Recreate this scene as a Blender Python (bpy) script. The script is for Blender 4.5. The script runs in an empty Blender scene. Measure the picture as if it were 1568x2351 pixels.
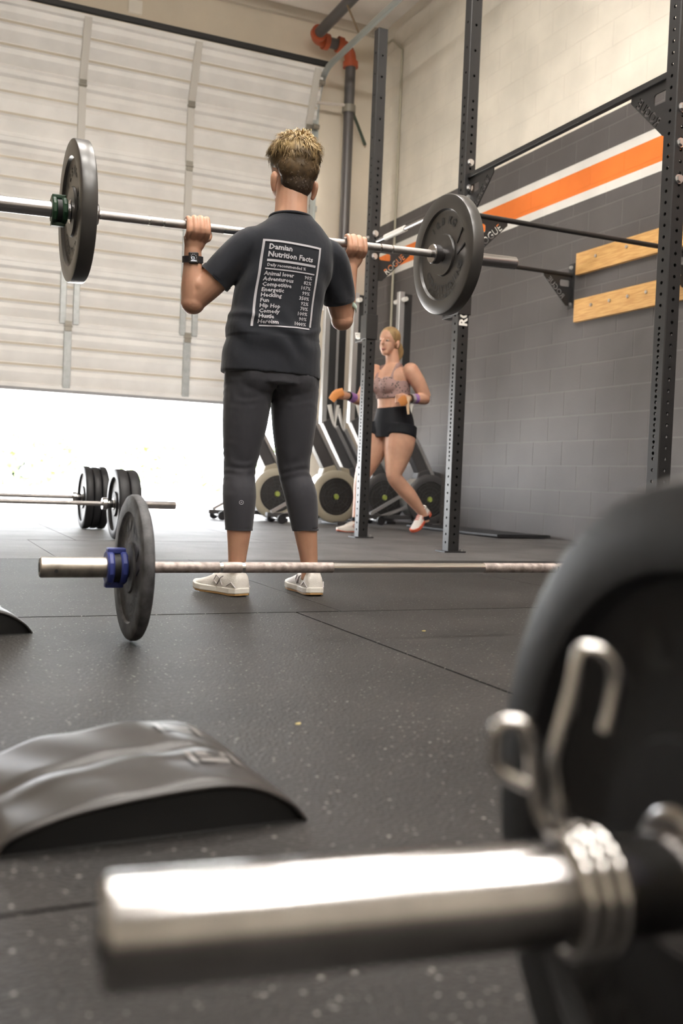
import bpy, bmesh, math, random
import numpy as np
from mathutils import Vector, Matrix, Quaternion
from mathutils.bvhtree import BVHTree
random.seed(7); rng = np.random.default_rng(7)
S = bpy.context.scene
COL = S.collection
V = Vector
PI = math.pi

# ------------------------------------------------------------------ camera
cam_d = bpy.data.cameras.new('camera'); cam = bpy.data.objects.new('camera', cam_d); COL.objects.link(cam)
cam_d.sensor_fit = 'VERTICAL'; cam_d.sensor_height = 36.0; cam_d.sensor_width = 24.0
cam_d.lens = 34.683
cam_d.clip_start = 0.02; cam_d.clip_end = 300
_dy = V((-1009.0, 111.5, -2265.0)).normalized()
_dx = V((5044.0, -131.5, -2265.0)).normalized()
_dx = (_dx - _dy * _dx.dot(_dy)).normalized()
_dz = _dx.cross(_dy)
cam.matrix_world = Matrix.Translation((0, 0, 0.412)) @ Matrix((_dx, _dy, _dz)).to_4x4()
cam_d.dof.use_dof = True
cam_d.dof.focus_distance = 3.4
cam_d.dof.aperture_fstop = 3.9
S.camera = cam

# ------------------------------------------------------------------ world, sun, exposure
w = bpy.data.worlds.new('sky'); S.world = w; w.use_nodes = True
bg = w.node_tree.nodes['Background']
bg.inputs[0].default_value = (0.93, 0.96, 1.0, 1); bg.inputs[1].default_value = 14.0
sun_d = bpy.data.lights.new('sun', 'SUN'); sun = bpy.data.objects.new('sun', sun_d); COL.objects.link(sun)
sun_d.energy = 42.0; sun_d.angle = math.radians(0.6); sun_d.color = (1.0, 0.96, 0.9)
sun.rotation_euler = V((0.35, -0.45, -0.82)).to_track_quat('-Z', 'Y').to_euler()
LAMP_POWER = 57.0
S.view_settings.view_transform = 'Standard'; S.view_settings.look = 'None'
S.view_settings.exposure = 0.4; S.view_settings.gamma = 1.0; S.view_settings.use_curve_mapping = False
try:
    S.cycles.use_denoising = True
    S.cycles.max_bounces = 10; S.cycles.diffuse_bounces = 5; S.cycles.glossy_bounces = 4
    S.cycles.sample_clamp_indirect = 8.0
except Exception:
    pass

# ------------------------------------------------------------------ helpers
def lin(r, g, b):
    f = lambda c: ((c / 255 + 0.055) / 1.055) ** 2.4 if c > 10 else c / 255 / 12.92
    return (f(r), f(g), f(b), 1)

MATS = {}
def mat(name, col, rough=0.5, metal=0.0, spec=0.5, noise=0.0, nscale=20.0, bump=0.0, bscale=60.0, coat=0.0, sss=0.0, emit=None, col2=None, stretch=None, sheen=0.0):
    if name in MATS: return MATS[name]
    m = bpy.data.materials.new(name); m.use_nodes = True; nt = m.node_tree; N = nt.nodes; L = nt.links
    p = N['Principled BSDF']
    c = col if len(col) == 4 else (*col, 1)
    p.inputs['Base Color'].default_value = c
    p.inputs['Roughness'].default_value = rough; p.inputs['Metallic'].default_value = metal
    p.inputs['Specular IOR Level'].default_value = spec
    if coat: p.inputs['Coat Weight'].default_value = coat
    if sheen: p.inputs['Sheen Weight'].default_value = sheen
    if sss:
        p.inputs['Subsurface Weight'].default_value = sss; p.inputs['Subsurface Radius'].default_value = (0.012, 0.005, 0.003)
        p.inputs['Subsurface Scale'].default_value = 1.0
    if emit:
        p.inputs['Emission Color'].default_value = (*emit[0], 1); p.inputs['Emission Strength'].default_value = emit[1]
    if noise or bump or col2:
        tc = N.new('ShaderNodeTexCoord'); src = tc.outputs['Object']
        if stretch:
            mp = N.new('ShaderNodeMapping'); mp.inputs['Scale'].default_value = stretch
            L.new(src, mp.inputs[0]); src = mp.outputs[0]
    if noise or col2:
        n = N.new('ShaderNodeTexNoise'); n.inputs['Scale'].default_value = nscale; n.inputs['Detail'].default_value = 5
        L.new(src, n.inputs[0])
        mx = N.new('ShaderNodeMix'); mx.data_type = 'RGBA'
        a = tuple(max(0, x * (1 - noise)) for x in c[:3]); b = tuple(min(1, x * (1 + noise)) for x in c[:3])
        if col2: a, b = c[:3], col2[:3]
        mx.inputs[6].default_value = (*a, 1); mx.inputs[7].default_value = (*b, 1)
        r = N.new('ShaderNodeMapRange'); r.inputs[1].default_value = 0.35; r.inputs[2].default_value = 0.65
        L.new(n.outputs[0], r.inputs[0]); L.new(r.outputs[0], mx.inputs[0]); L.new(mx.outputs[2], p.inputs['Base Color'])
    if bump:
        n2 = N.new('ShaderNodeTexNoise'); n2.inputs['Scale'].default_value = bscale; n2.inputs['Detail'].default_value = 4
        L.new(src, n2.inputs[0])
        bp = N.new('ShaderNodeBump'); bp.inputs['Strength'].default_value = bump; bp.inputs['Distance'].default_value = 0.01
        L.new(n2.outputs[0], bp.inputs['Height']); L.new(bp.outputs[0], p.inputs['Normal'])
    MATS[name] = m
    return m

def frame_from(axis, ref=None):
    a = V(axis).normalized()
    r = V(ref) if ref is not None else (V((0, 0, 1)) if abs(a.z) < 0.9 else V((0, 1, 0)))
    u = (r - a * r.dot(a))
    if u.length < 1e-6: u = V((1, 0, 0)) - a * a.x
    u.normalize(); v = a.cross(u)
    return a, u, v

class MB:
    def __init__(self): self.v = []; self.f = []
    def add(self, vs, fs):
        o = len(self.v); self.v += [tuple(x) for x in vs]; self.f += [tuple(i + o for i in f) for f in fs]; return self
    def box(self, lo, hi, M=None):
        x0, y0, z0 = lo; x1, y1, z1 = hi
        vs = [V((x, y, z)) for z in (z0, z1) for y in (y0, y1) for x in (x0, x1)]
        if M is not None: vs = [M @ p for p in vs]
        return self.add(vs, [(0, 2, 3, 1), (4, 5, 7, 6), (0, 1, 5, 4), (2, 6, 7, 3), (0, 4, 6, 2), (1, 3, 7, 5)])
    def cbox(self, c, s, M=None):
        c = V(c); h = V(s) / 2
        return self.box(c - h, c + h, M)
    def beam(self, p0, p1, wd, th, ref=None):
        a, u, v = frame_from(V(p1) - V(p0), ref); vs = []
        for p in (V(p0), V(p1)):
            for su, sv in ((-1, -1), (1, -1), (1, 1), (-1, 1)): vs.append(p + u * su * th / 2 + v * sv * wd / 2)
        return self.add(vs, [(3, 2, 1, 0), (4, 5, 6, 7), (0, 1, 5, 4), (1, 2, 6, 5), (2, 3, 7, 6), (3, 0, 4, 7)])
    def tube(self, path, r, n=12, closed=False, caps=True):
        P = [V(p) for p in path]; k = len(P); R = r if isinstance(r, (list, tuple)) else [r] * k
        o = []; u = None
        for i in range(k):
            if closed: t = P[(i + 1) % k] - P[i - 1]
            else: t = P[min(i + 1, k - 1)] - P[max(i - 1, 0)]
            a = t.normalized()
            if u is None: _, u, v = frame_from(a)
            else:
                u = (u - a * u.dot(a)).normalized(); v = a.cross(u)
            o.append([P[i] + (u * math.cos(2 * PI * j / n) + v * math.sin(2 * PI * j / n)) * R[i] for j in range(n)])
        vs = [p for ring in o for p in ring]; fs = []
        for i in range(k if closed else k - 1):
            b = ((i + 1) % k) * n
            for j in range(n): fs.append((i * n + j, i * n + (j + 1) % n, b + (j + 1) % n, b + j))
        if caps and not closed:
            fs.append(tuple(range(n))[::-1]); fs.append(tuple((k - 1) * n + j for j in range(n)))
        return self.add(vs, fs)
    def cyl(self, p0, p1, r, r1=None, n=20):
        return self.tube([p0, p1], [r, r if r1 is None else r1], n)
    def lathe(self, prof, origin, axis, n=48, closed=False, ref=None):
        """prof: list of (radius, offset along axis)"""
        a, u, v = frame_from(axis, ref); O = V(origin); vs = []; fs = []; k = len(prof)
        for (r, h) in prof:
            for j in range(n):
                t = 2 * PI * j / n; vs.append(O + a * h + (u * math.cos(t) + v * math.sin(t)) * r)
        for i in range(k if closed else k - 1):
            b = ((i + 1) % k) * n
            for j in range(n): fs.append((i * n + j, i * n + (j + 1) % n, b + (j + 1) % n, b + j))
        return self.add(vs, fs)
    def ell(self, c, r, nu=20, nv=12, M=None):
        c = V(c); vs = []; fs = []
        for i in range(1, nv):
            th = PI * i / nv
            for j in range(nu):
                ph = 2 * PI * j / nu
                d = V((r[0] * math.sin(th) * math.cos(ph), r[1] * math.sin(th) * math.sin(ph), r[2] * math.cos(th)))
                vs.append(c + (M @ d if M is not None else d))
        t = V((0, 0, r[2])); vs.append(c + (M @ t if M is not None else t)); vs.append(c - (M @ t if M is not None else t))
        T = len(vs) - 2; B = T + 1
        for i in range(nv - 2):
            for j in range(nu): fs.append((i * nu + j, (i + 1) * nu + j, (i + 1) * nu + (j + 1) % nu, i * nu + (j + 1) % nu))
        for j in range(nu):
            fs.append((T, j, (j + 1) % nu)); q = (nv - 2) * nu; fs.append((B, q + (j + 1) % nu, q + j))
        return self.add(vs, fs)
    def prism(self, poly, O, eu, ev, d):
        """poly 2D points in plane (eu, ev) at O, extruded by vector d"""
        O, eu, ev, d = V(O), V(eu), V(ev), V(d); k = len(poly)
        b = [O + eu * x + ev * y for x, y in poly]; t = [p + d for p in b]
        return self.add(b + t, [tuple(range(k))[::-1], tuple(range(k, 2 * k))] + [(i, (i + 1) % k, k + (i + 1) % k, k + i) for i in range(k)])
    def limb(self, pts, rad, ref=None, n=20, sub=4, pw=2.0):
        """smooth closed loft; rad entries r or (a,b): a along ref direction, b across"""
        P = [V(p) for p in pts]; Rr = [(r, r) if not isinstance(r, (tuple, list)) else r for r in rad]
        Q = []; RR = []
        k = len(P)
        for i in range(k - 1):
            p0, p1, p2, p3 = P[max(i - 1, 0)], P[i], P[i + 1], P[min(i + 2, k - 1)]
            r0, r1, r2, r3 = Rr[max(i - 1, 0)], Rr[i], Rr[i + 1], Rr[min(i + 2, k - 1)]
            for s in range(sub):
                t = s / sub
                cr = lambda a, b, c, d: 0.5 * ((2 * b) + (c - a) * t + (2 * a - 5 * b + 4 * c - d) * t * t + (3 * b - a - 3 * c + d) * t ** 3)
                Q.append(V([cr(p0[m], p1[m], p2[m], p3[m]) for m in range(3)]))
                RR.append(tuple(max(1e-4, cr(r0[m], r1[m], r2[m], r3[m])) for m in range(2)))
        Q.append(P[-1]); RR.append(Rr[-1]); K = len(Q); vs = []; fs = []; u = None
        for i in range(K):
            a = (Q[min(i + 1, K - 1)] - Q[max(i - 1, 0)]).normalized()
            if u is None: _, u, v = frame_from(a, ref)
            else: u = (u - a * u.dot(a)).normalized(); v = a.cross(u)
            for j in range(n):
                t = 2 * PI * j / n; c, s = math.cos(t), math.sin(t)
                if pw != 2: c = math.copysign(abs(c) ** (2 / pw), c); s = math.copysign(abs(s) ** (2 / pw), s)
                vs.append(Q[i] + u * c * RR[i][0] + v * s * RR[i][1])
        for i in range(K - 1):
            for j in range(n): fs.append((i * n + j, i * n + (j + 1) % n, (i + 1) * n + (j + 1) % n, (i + 1) * n + j))
        fs.append(tuple(range(n))[::-1]); fs.append(tuple((K - 1) * n + j for j in range(n)))
        return self.add(vs, fs)
    def mesh(self, name):
        me = bpy.data.meshes.new(name); me.from_pydata(self.v, [], self.f); me.update(); return me
    def build(self, name, m, parent=None, smooth=None, bevel=0.0, **tags):
        return link_mesh(name, self.mesh(name), m, parent, smooth, bevel, **tags)

def finish(me, smooth):
    if smooth is not None:
        me.polygons.foreach_set('use_smooth', [True] * len(me.polygons))
        if smooth < 180: me.set_sharp_from_angle(angle=math.radians(smooth))

def link_mesh(name, me, m, parent=None, smooth=None, bevel=0.0, label=None, cat=None, group=None, kind=None):
    bm = bmesh.new(); bm.from_mesh(me); bmesh.ops.recalc_face_normals(bm, faces=bm.faces); bm.to_mesh(me); bm.free()
    finish(me, smooth)
    if m is not None:
        for x in (m if isinstance(m, (list, tuple)) else [m]): me.materials.append(x)
    o = bpy.data.objects.new(name, me); COL.objects.link(o)
    if parent is not None: adopt(o, parent)
    if bevel:
        b = o.modifiers.new('bevel', 'BEVEL'); b.width = bevel; b.segments = 2; b.limit_method = 'ANGLE'; b.angle_limit = math.radians(40)
    tag(o, label, cat, group, kind)
    return o

def world_of(o):
    M = o.matrix_basis.copy()
    if o.parent is not None: M = world_of(o.parent) @ o.matrix_parent_inverse @ M
    return M
def adopt(o, parent):
    o.parent = parent; o.matrix_parent_inverse = world_of(parent).inverted()
def tag(o, label=None, cat=None, group=None, kind=None):
    if label: o['label'] = label
    if cat: o['category'] = cat
    if group: o['group'] = group
    if kind: o['kind'] = kind
    return o
def thing(name, loc, label=None, cat=None, group=None, kind=None):
    o = bpy.data.objects.new(name, None); COL.objects.link(o); o.location = loc; o.empty_display_size = 0.1
    return tag(o, label, cat, group, kind)
def copy_tree(o, parent=None, label=None):
    c = o.copy(); COL.objects.link(c)
    if parent is not None: c.parent = parent; c.matrix_parent_inverse = o.matrix_parent_inverse.copy()
    for ch in list(o.children): copy_tree(ch, c)
    if label: c['label'] = label
    return c

def remesh(parts, voxel, smooth=4, factor=0.5):
    """join closed shapes into one continuous skin"""
    mb = MB()
    for p in parts: mb.add(p.v, p.f)
    me = mb.mesh('tmp'); bm = bmesh.new(); bm.from_mesh(me); bmesh.ops.recalc_face_normals(bm, faces=bm.faces); bm.to_mesh(me); bm.free()
    o = bpy.data.objects.new('tmp', me); COL.objects.link(o)
    r = o.modifiers.new('r', 'REMESH'); r.mode = 'VOXEL'; r.voxel_size = voxel
    if smooth:
        s = o.modifiers.new('s', 'SMOOTH'); s.iterations = smooth; s.factor = factor
    dg = bpy.context.evaluated_depsgraph_get()
    out = bpy.data.meshes.new_from_object(o.evaluated_get(dg))
    bpy.data.objects.remove(o); bpy.data.meshes.remove(me)
    return out

_tc = {}
def text2d(s, size, bold=0.0, align='CENTER', res=2):
    """flat letters: list of 2D points and faces"""
    key = (s, size, bold, align, res)
    if key in _tc: return _tc[key]
    c = bpy.data.curves.new('t', 'FONT'); c.body = s; c.size = size; c.align_x = align; c.align_y = 'CENTER'; c.offset = bold; c.resolution_u = res
    o = bpy.data.objects.new('t', c); COL.objects.link(o)
    dg = bpy.context.evaluated_depsgraph_get(); dg.update()
    me = o.evaluated_get(dg).to_mesh()
    vs = [(v.co.x, v.co.y) for v in me.vertices]; fs = [tuple(p.vertices) for p in me.polygons]
    bpy.data.objects.remove(o); bpy.data.curves.remove(c)
    _tc[key] = (vs, fs); return vs, fs
def arc_text(mb, s, size, R, a0, step, O, eu, ev, off, bold=0.0, inward=False):
    """letters along a circle in plane (eu,ev) around O; a0 start angle, step per letter"""
    O, eu, ev = V(O), V(eu), V(ev); nn = eu.cross(ev)
    for i, ch in enumerate(s):
        if ch == ' ': continue
        vs, fs = text2d(ch, size, bold)
        t = a0 + step * i
        rad = eu * math.cos(t) + ev * math.sin(t); tan = (eu * -math.sin(t) + ev * math.cos(t))
        up, rt = (rad, -tan) if step < 0 else (-rad, tan)
        pts = [O + rad * R + rt * x + up * y + nn * off for x, y in vs]
        mb.add(pts, fs)
def flat_text(mb, s, size, O, eu, ev, off=0.0, bold=0.0, align='CENTER'):
    vs, fs = text2d(s, size, bold, align); O, eu, ev = V(O), V(eu), V(ev); nn = eu.cross(ev)
    mb.add([O + eu * x + ev * y + nn * off for x, y in vs], fs)

# ------------------------------------------------------------------ materials
M_steel = mat('brushed_steel', (0.40, 0.385, 0.38), 0.2, 1.0, noise=0.1, nscale=40)
M_chrome = mat('chrome', (0.62, 0.60, 0.58), 0.16, 1.0)
M_darkchrome = mat('dark_chrome', (0.38, 0.37, 0.38), 0.24, 1.0)
M_knurl = mat('knurled_steel', (0.36, 0.34, 0.33), 0.45, 1.0, bump=0.25, bscale=900)
M_oldsteel = mat('worn_steel', (0.40, 0.37, 0.33), 0.36, 1.0, noise=0.25, nscale=30)
M_chalk = mat('chalky_knurl', (0.36, 0.31, 0.29), 0.6, 0.7, noise=0.3, nscale=60, bump=0.2, bscale=700)
M_black = mat('black_powdercoat', (0.016, 0.0155, 0.016), 0.44, 0.0, spec=0.42, bump=0.05, bscale=300)
M_rubber = mat('black_rubber', (0.017, 0.017, 0.019), 0.50, 0.0, spec=0.3, noise=0.15, nscale=14, bump=0.06, bscale=120)
M_rubberlight = mat('satin_rubber_face', (0.044, 0.041, 0.039), 0.33, 0.0, spec=0.6, noise=0.08, nscale=8)
M_rubberworn = mat('scuffed_rubber', (0.060, 0.060, 0.065), 0.62, 0.0, noise=0.5, nscale=25, bump=0.15, bscale=150)
M_letter = mat('dark_letter', (0.010, 0.010, 0.011), 0.55)
M_white = mat('white_plastic', (0.74, 0.72, 0.68), 0.4)
M_orange = mat('orange_paint', lin(214, 92, 28), 0.45)
M_wood = mat('pine_board', lin(212, 168, 105), 0.55, noise=0.0, col2=lin(190, 142, 82), nscale=6, stretch=(14, 1.2, 14))
M_bolt = mat('zinc_bolt', (0.62, 0.62, 0.62), 0.3, 1.0)
# ================================================================== the setting
XW, YD, ZC = 4.953, 10.42, 5.60          # right wall plane, door wall plane, ceiling
XL, YB = -5.2, -5.5

# ---- rubber mat floor
def rubber_floor_mat(name, ca, cb):
    m = mat(name, (0.060, 0.056, 0.054), 0.56, spec=0.24)
    nt = m.node_tree; N = nt.nodes; L = nt.links; p = N['Principled BSDF']
    g = N.new('ShaderNodeNewGeometry')
    n1 = N.new('ShaderNodeTexNoise'); n1.inputs['Scale'].default_value = 3.0; n1.inputs['Detail'].default_value = 6
    n2 = N.new('ShaderNodeTexNoise'); n2.inputs['Scale'].default_value = 160; n2.inputs['Detail'].default_value = 3
    n3 = N.new('ShaderNodeTexVoronoi'); n3.inputs['Scale'].default_value = 75; n3.inputs['Randomness'].default_value = 1
    for n in (n1, n2, n3): L.new(g.outputs['Position'], n.inputs['Vector'])
    r1 = N.new('ShaderNodeMapRange'); r1.inputs[1].default_value = 0.3; r1.inputs[2].default_value = 0.7
    L.new(n1.outputs[0], r1.inputs[0])
    mx = N.new('ShaderNodeMix'); mx.data_type = 'RGBA'
    mx.inputs[6].default_value = (*ca, 1); mx.inputs[7].default_value = (*cb, 1)
    L.new(r1.outputs[0], mx.inputs[0])
    r3 = N.new('ShaderNodeMapRange'); r3.inputs[1].default_value = 0.14; r3.inputs[2].default_value = 0.24; r3.inputs[3].default_value = 0.9; r3.inputs[4].default_value = 0
    L.new(n3.outputs['Distance'], r3.inputs[0])
    m2 = N.new('ShaderNodeMix'); m2.data_type = 'RGBA'; m2.inputs[7].default_value = (0.30, 0.29, 0.27, 1)
    vm = N.new('ShaderNodeMath'); vm.operation = 'MULTIPLY'
    r4 = N.new('ShaderNodeMapRange'); r4.inputs[1].default_value = 0.5; r4.inputs[2].default_value = 0.62
    L.new(n2.outputs[0], r4.inputs[0]); L.new(r4.outputs[0], vm.inputs[0]); L.new(r3.outputs[0], vm.inputs[1])
    L.new(mx.outputs[2], m2.inputs[6]); L.new(vm.outputs[0], m2.inputs[0]); L.new(m2.outputs[2], p.inputs['Base Color'])
    bp = N.new('ShaderNodeBump'); bp.inputs['Strength'].default_value = 0.6; bp.inputs['Distance'].default_value = 0.006
    L.new(n2.outputs[0], bp.inputs['Height']); L.new(bp.outputs[0], p.inputs['Normal'])
    return m
M_mat = rubber_floor_mat('rubber_mat', (0.013, 0.012, 0.0115), (0.026, 0.0235, 0.0225)); M_matpale = rubber_floor_mat('pale_rubber_mat', (0.070, 0.067, 0.067), (0.125, 0.120, 0.120))  # second rubber is a paler grey, for the mat rows toward the door
M_sub = mat('dark_subfloor', (0.02, 0.02, 0.02), 0.8)
floor = MB().box((XL, YB, -0.12), (XW + 0.1, YD + 0.2, -0.016)).build('floor', M_sub, kind='structure')
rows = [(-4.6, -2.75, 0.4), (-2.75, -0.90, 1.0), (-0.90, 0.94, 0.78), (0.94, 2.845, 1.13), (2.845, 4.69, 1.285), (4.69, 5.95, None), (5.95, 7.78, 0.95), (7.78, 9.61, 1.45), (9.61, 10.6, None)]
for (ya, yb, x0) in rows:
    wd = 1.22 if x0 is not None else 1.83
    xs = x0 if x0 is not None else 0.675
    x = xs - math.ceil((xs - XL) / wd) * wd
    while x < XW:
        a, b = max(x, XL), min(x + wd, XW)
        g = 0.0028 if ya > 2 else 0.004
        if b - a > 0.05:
            MB().box((a + g, ya + g, -0.02), (b - g, yb - g, random.uniform(-0.0012, 0.0))).build('floor_mat', M_matpale if ya > 4.6 else M_mat, floor)
        x += wd

# ---- right wall of painted blocks
def wall_paint(name, kg, kc):
    m = bpy.data.materials.new(name); m.use_nodes = True; nt = m.node_tree; N = nt.nodes; L = nt.links
    p = N['Principled BSDF']; p.inputs['Roughness'].default_value = 0.55; p.inputs['Specular IOR Level'].default_value = 0.3
    g = N.new('ShaderNodeNewGeometry'); sp = N.new('ShaderNodeSeparateXYZ'); L.new(g.outputs['Position'], sp.inputs[0])
    dv = N.new('ShaderNodeMath'); dv.operation = 'DIVIDE'; dv.inputs[1].default_value = 6.0; L.new(sp.outputs[2], dv.inputs[0])
    cr = N.new('ShaderNodeValToRGB'); cr.color_ramp.interpolation = 'CONSTANT'; el = cr.color_ramp.elements
    grey = (0.096, 0.088, 0.087, 1); white = (0.72, 0.70, 0.66, 1); orange = (0.78, 0.195, 0.035, 1); cream = (0.76, 0.71, 0.62, 1)
    grey = tuple(c * kg for c in grey[:3]) + (1,); cream = tuple(c * kc for c in cream[:3]) + (1,); orange = tuple(c * kc for c in orange[:3]) + (1,)
    stops = [(0, grey), (2.733, white), (2.791, orange), (2.983, white), (3.049, grey), (3.349, cream)]
    el[0].position = 0; el[0].color = grey; el[1].position = 3.349 / 6; el[1].color = cream
    for z, c in stops[1:-1]:
        e = el.new(z / 6); e.color = c
    L.new(dv.outputs[0], cr.inputs[0])
    n = N.new('ShaderNodeTexNoise'); n.inputs['Scale'].default_value = 1.8; n.inputs['Detail'].default_value = 7; L.new(g.outputs['Position'], n.inputs['Vector'])
    r = N.new('ShaderNodeMapRange'); r.inputs[1].default_value = 0.3; r.inputs[2].default_value = 0.75; r.inputs[3].default_value = 0.88; r.inputs[4].default_value = 1.16
    L.new(n.outputs[0], r.inputs[0])
    mu = N.new('ShaderNodeVectorMath'); mu.operation = 'SCALE'; L.new(cr.outputs[0], mu.inputs[0]); L.new(r.outputs[0], mu.inputs['Scale'])
    L.new(mu.outputs[0], p.inputs['Base Color'])
    n2 = N.new('ShaderNodeTexNoise'); n2.inputs['Scale'].default_value = 90; L.new(g.outputs['Position'], n2.inputs['Vector'])
    bp = N.new('ShaderNodeBump'); bp.inputs['Strength'].default_value = 0.3; bp.inputs['Distance'].default_value = 0.004
    L.new(n2.outputs[0], bp.inputs['Height']); L.new(bp.outputs[0], p.inputs['Normal'])
    return m
M_wall = wall_paint('painted_block', 1.0, 1.0); M_joint = wall_paint('painted_mortar_joint', 1.35, 0.95)  # grey joints lighter: light caught on the smooth joints put into their colour
BH, BL, JT = 0.2032, 0.4064, 0.0040
wall_r = MB().box((XW + 0.0016, YB, -0.1), (XW + 0.25, YD + 0.3, ZC + 0.3)).build('wall_right', M_joint, kind='structure')
def block_mb(y0, y1, z0, z1):
    b = 0.0020; x = XW
    vs = [(x + 0.012, y0, z0), (x + 0.012, y1, z0), (x + 0.012, y1, z1), (x + 0.012, y0, z1),
          (x, y0 + b, z0 + b), (x, y1 - b, z0 + b), (x, y1 - b, z1 - b), (x, y0 + b, z1 - b)]
    return vs, [(4, 5, 6, 7), (0, 1, 5, 4), (1, 2, 6, 5), (2, 3, 7, 6), (3, 0, 4, 7)]
blk = MB(); blk.add(*block_mb(-BL / 2 + JT, BL / 2 - JT, JT, BH - JT)); blk_me = blk.mesh('block'); blk_me.materials.append(M_wall)
cells = []
for k in range(28):
    off = 6.488 if k % 2 == 0 else 6.488 + BL / 2
    j = -26
    while True:
        y0 = off + j * BL; j += 1
        if y0 < 2.0: continue
        if y0 >= YD - 0.05: break
        cells.append((k, y0, min(y0 + BL, YD)))
def in_view(c):
    k, y0, y1 = c; yc = (y0 + y1) / 2; z = k * BH + 0.1
    return y0 > 4.9 and (z - 0.41) / (0.408 * XW + 0.913 * yc) < 0.56
cells.sort(key=lambda c: (not in_view(c), math.hypot(XW, c[1], c[0] * BH)))
rest = MB(); made = 0
for c in cells:
    k, y0, y1 = c
    if in_view(c) and made < 300 and abs(y1 - y0 - BL) < 1e-4:
        o = bpy.data.objects.new('block', blk_me); COL.objects.link(o); o.location = (0, (y0 + y1) / 2, k * BH); adopt(o, wall_r); made += 1
    else:
        rest.add(*block_mb(y0 + JT, y1 - JT, k * BH + JT, (k + 1) * BH - JT))
rest.build('block', M_wall, wall_r, kind='stuff')

# ---- other walls and ceiling
M_tan = mat('tan_painted_wall', (0.72, 0.645, 0.535), 0.6, noise=0.06, nscale=1.5, bump=0.1, bscale=40)
DX0, DX1, DZ1 = -0.8, 4.05, 4.28
wb = MB()
wb.box((XL, YD, -0.1), (DX0, YD + 0.2, ZC + 0.3)); wb.box((DX1, YD, -0.1), (XW + 0.004, YD + 0.2, ZC + 0.3)); wb.box((DX0, YD, DZ1), (DX1, YD + 0.2, ZC + 0.3))
wb.build('wall_back', M_tan, kind='structure')
MB().box((XL - 0.2, YB, -0.1), (XL, YD + 0.2, ZC + 0.3)).build('wall_left', mat('cream_wall', (0.60, 0.555, 0.475), 0.6, noise=0.05), kind='structure')
MB().box((XL, YB - 0.2, -0.1), (XW + 0.1, YB, ZC + 0.3)).build('wall_front', mat('cream_wall', (0.6, 0.55, 0.47)), kind='structure')
M_ceil = mat('white_ceiling', (0.86, 0.82, 0.77), 0.7, noise=0.05, nscale=2)
ceil = MB().box((XL, YB, ZC), (XW + 0.1, YD + 0.2, ZC + 0.2)).build('ceiling', M_ceil, kind='structure')
for yy in (9.1, 7.3, 5.5, 3.7, 1.9, 0.1, -1.7):
    MB().box((XL, yy - 0.05, ZC - 0.16), (XW, yy + 0.05, ZC)).build('beam', M_ceil, ceil)
MB().box((XL, YD - 0.06, ZC - 0.10), (XW, YD, ZC)).build('ledger', mat('cream_trim', (0.62, 0.57, 0.50), 0.6), ceil)
# ceiling lights (linear high bays), outside the top of the frame
M_lampw = mat('lamp_housing', (0.7, 0.7, 0.7), 0.4)
M_led = mat('led_diffuser', (1, 1, 1), 0.5, emit=((1.0, 0.96, 0.905), LAMP_POWER))
proto = None
for i, (lx, ly) in enumerate([(2.2, 4.6), (2.2, 2.3), (2.2, 0.0), (2.2, -2.3), (0.4, 4.6), (0.4, 2.3), (0.4, 0.0), (0.4, -2.3)]):
    where = ['first', 'second', 'third', 'last'][i % 4] + ' from the garage door in the ' + ('row by the block wall' if i < 4 else 'left row')
    if proto is None:
        t = thing('ceiling_light', (lx, ly, 5.16), None, 'ceiling light', 'linear ceiling lights'); proto = t
        MB().cbox((lx, ly, 5.18), (1.22, 0.34, 0.05)).build('housing', M_lampw, t, bevel=0.01)
        MB().cbox((lx, ly, 5.126), (1.16, 0.28, 0.058)).build('diffuser', M_led, t)
        MB().cbox((lx, ly, 5.209), (1.10, 0.20, 0.008)).build('added_uplight', mat('added_led_uplight', (1, 1, 1), 0.5, emit=((1.0, 0.96, 0.905), LAMP_POWER * 0.5)), t)  # glowing top face added to brighten the ceiling and wall over the door
        for s in (-0.45, 0.45): MB().cyl((lx + s, ly, 5.2), (lx + s, ly, ZC + 0.02), 0.004, n=6).build('cable', M_bolt, t)
    else:
        t = copy_tree(proto); t.location = (lx, ly, 5.16)
    t['label'] = 'white linear ceiling light ' + where

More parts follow.
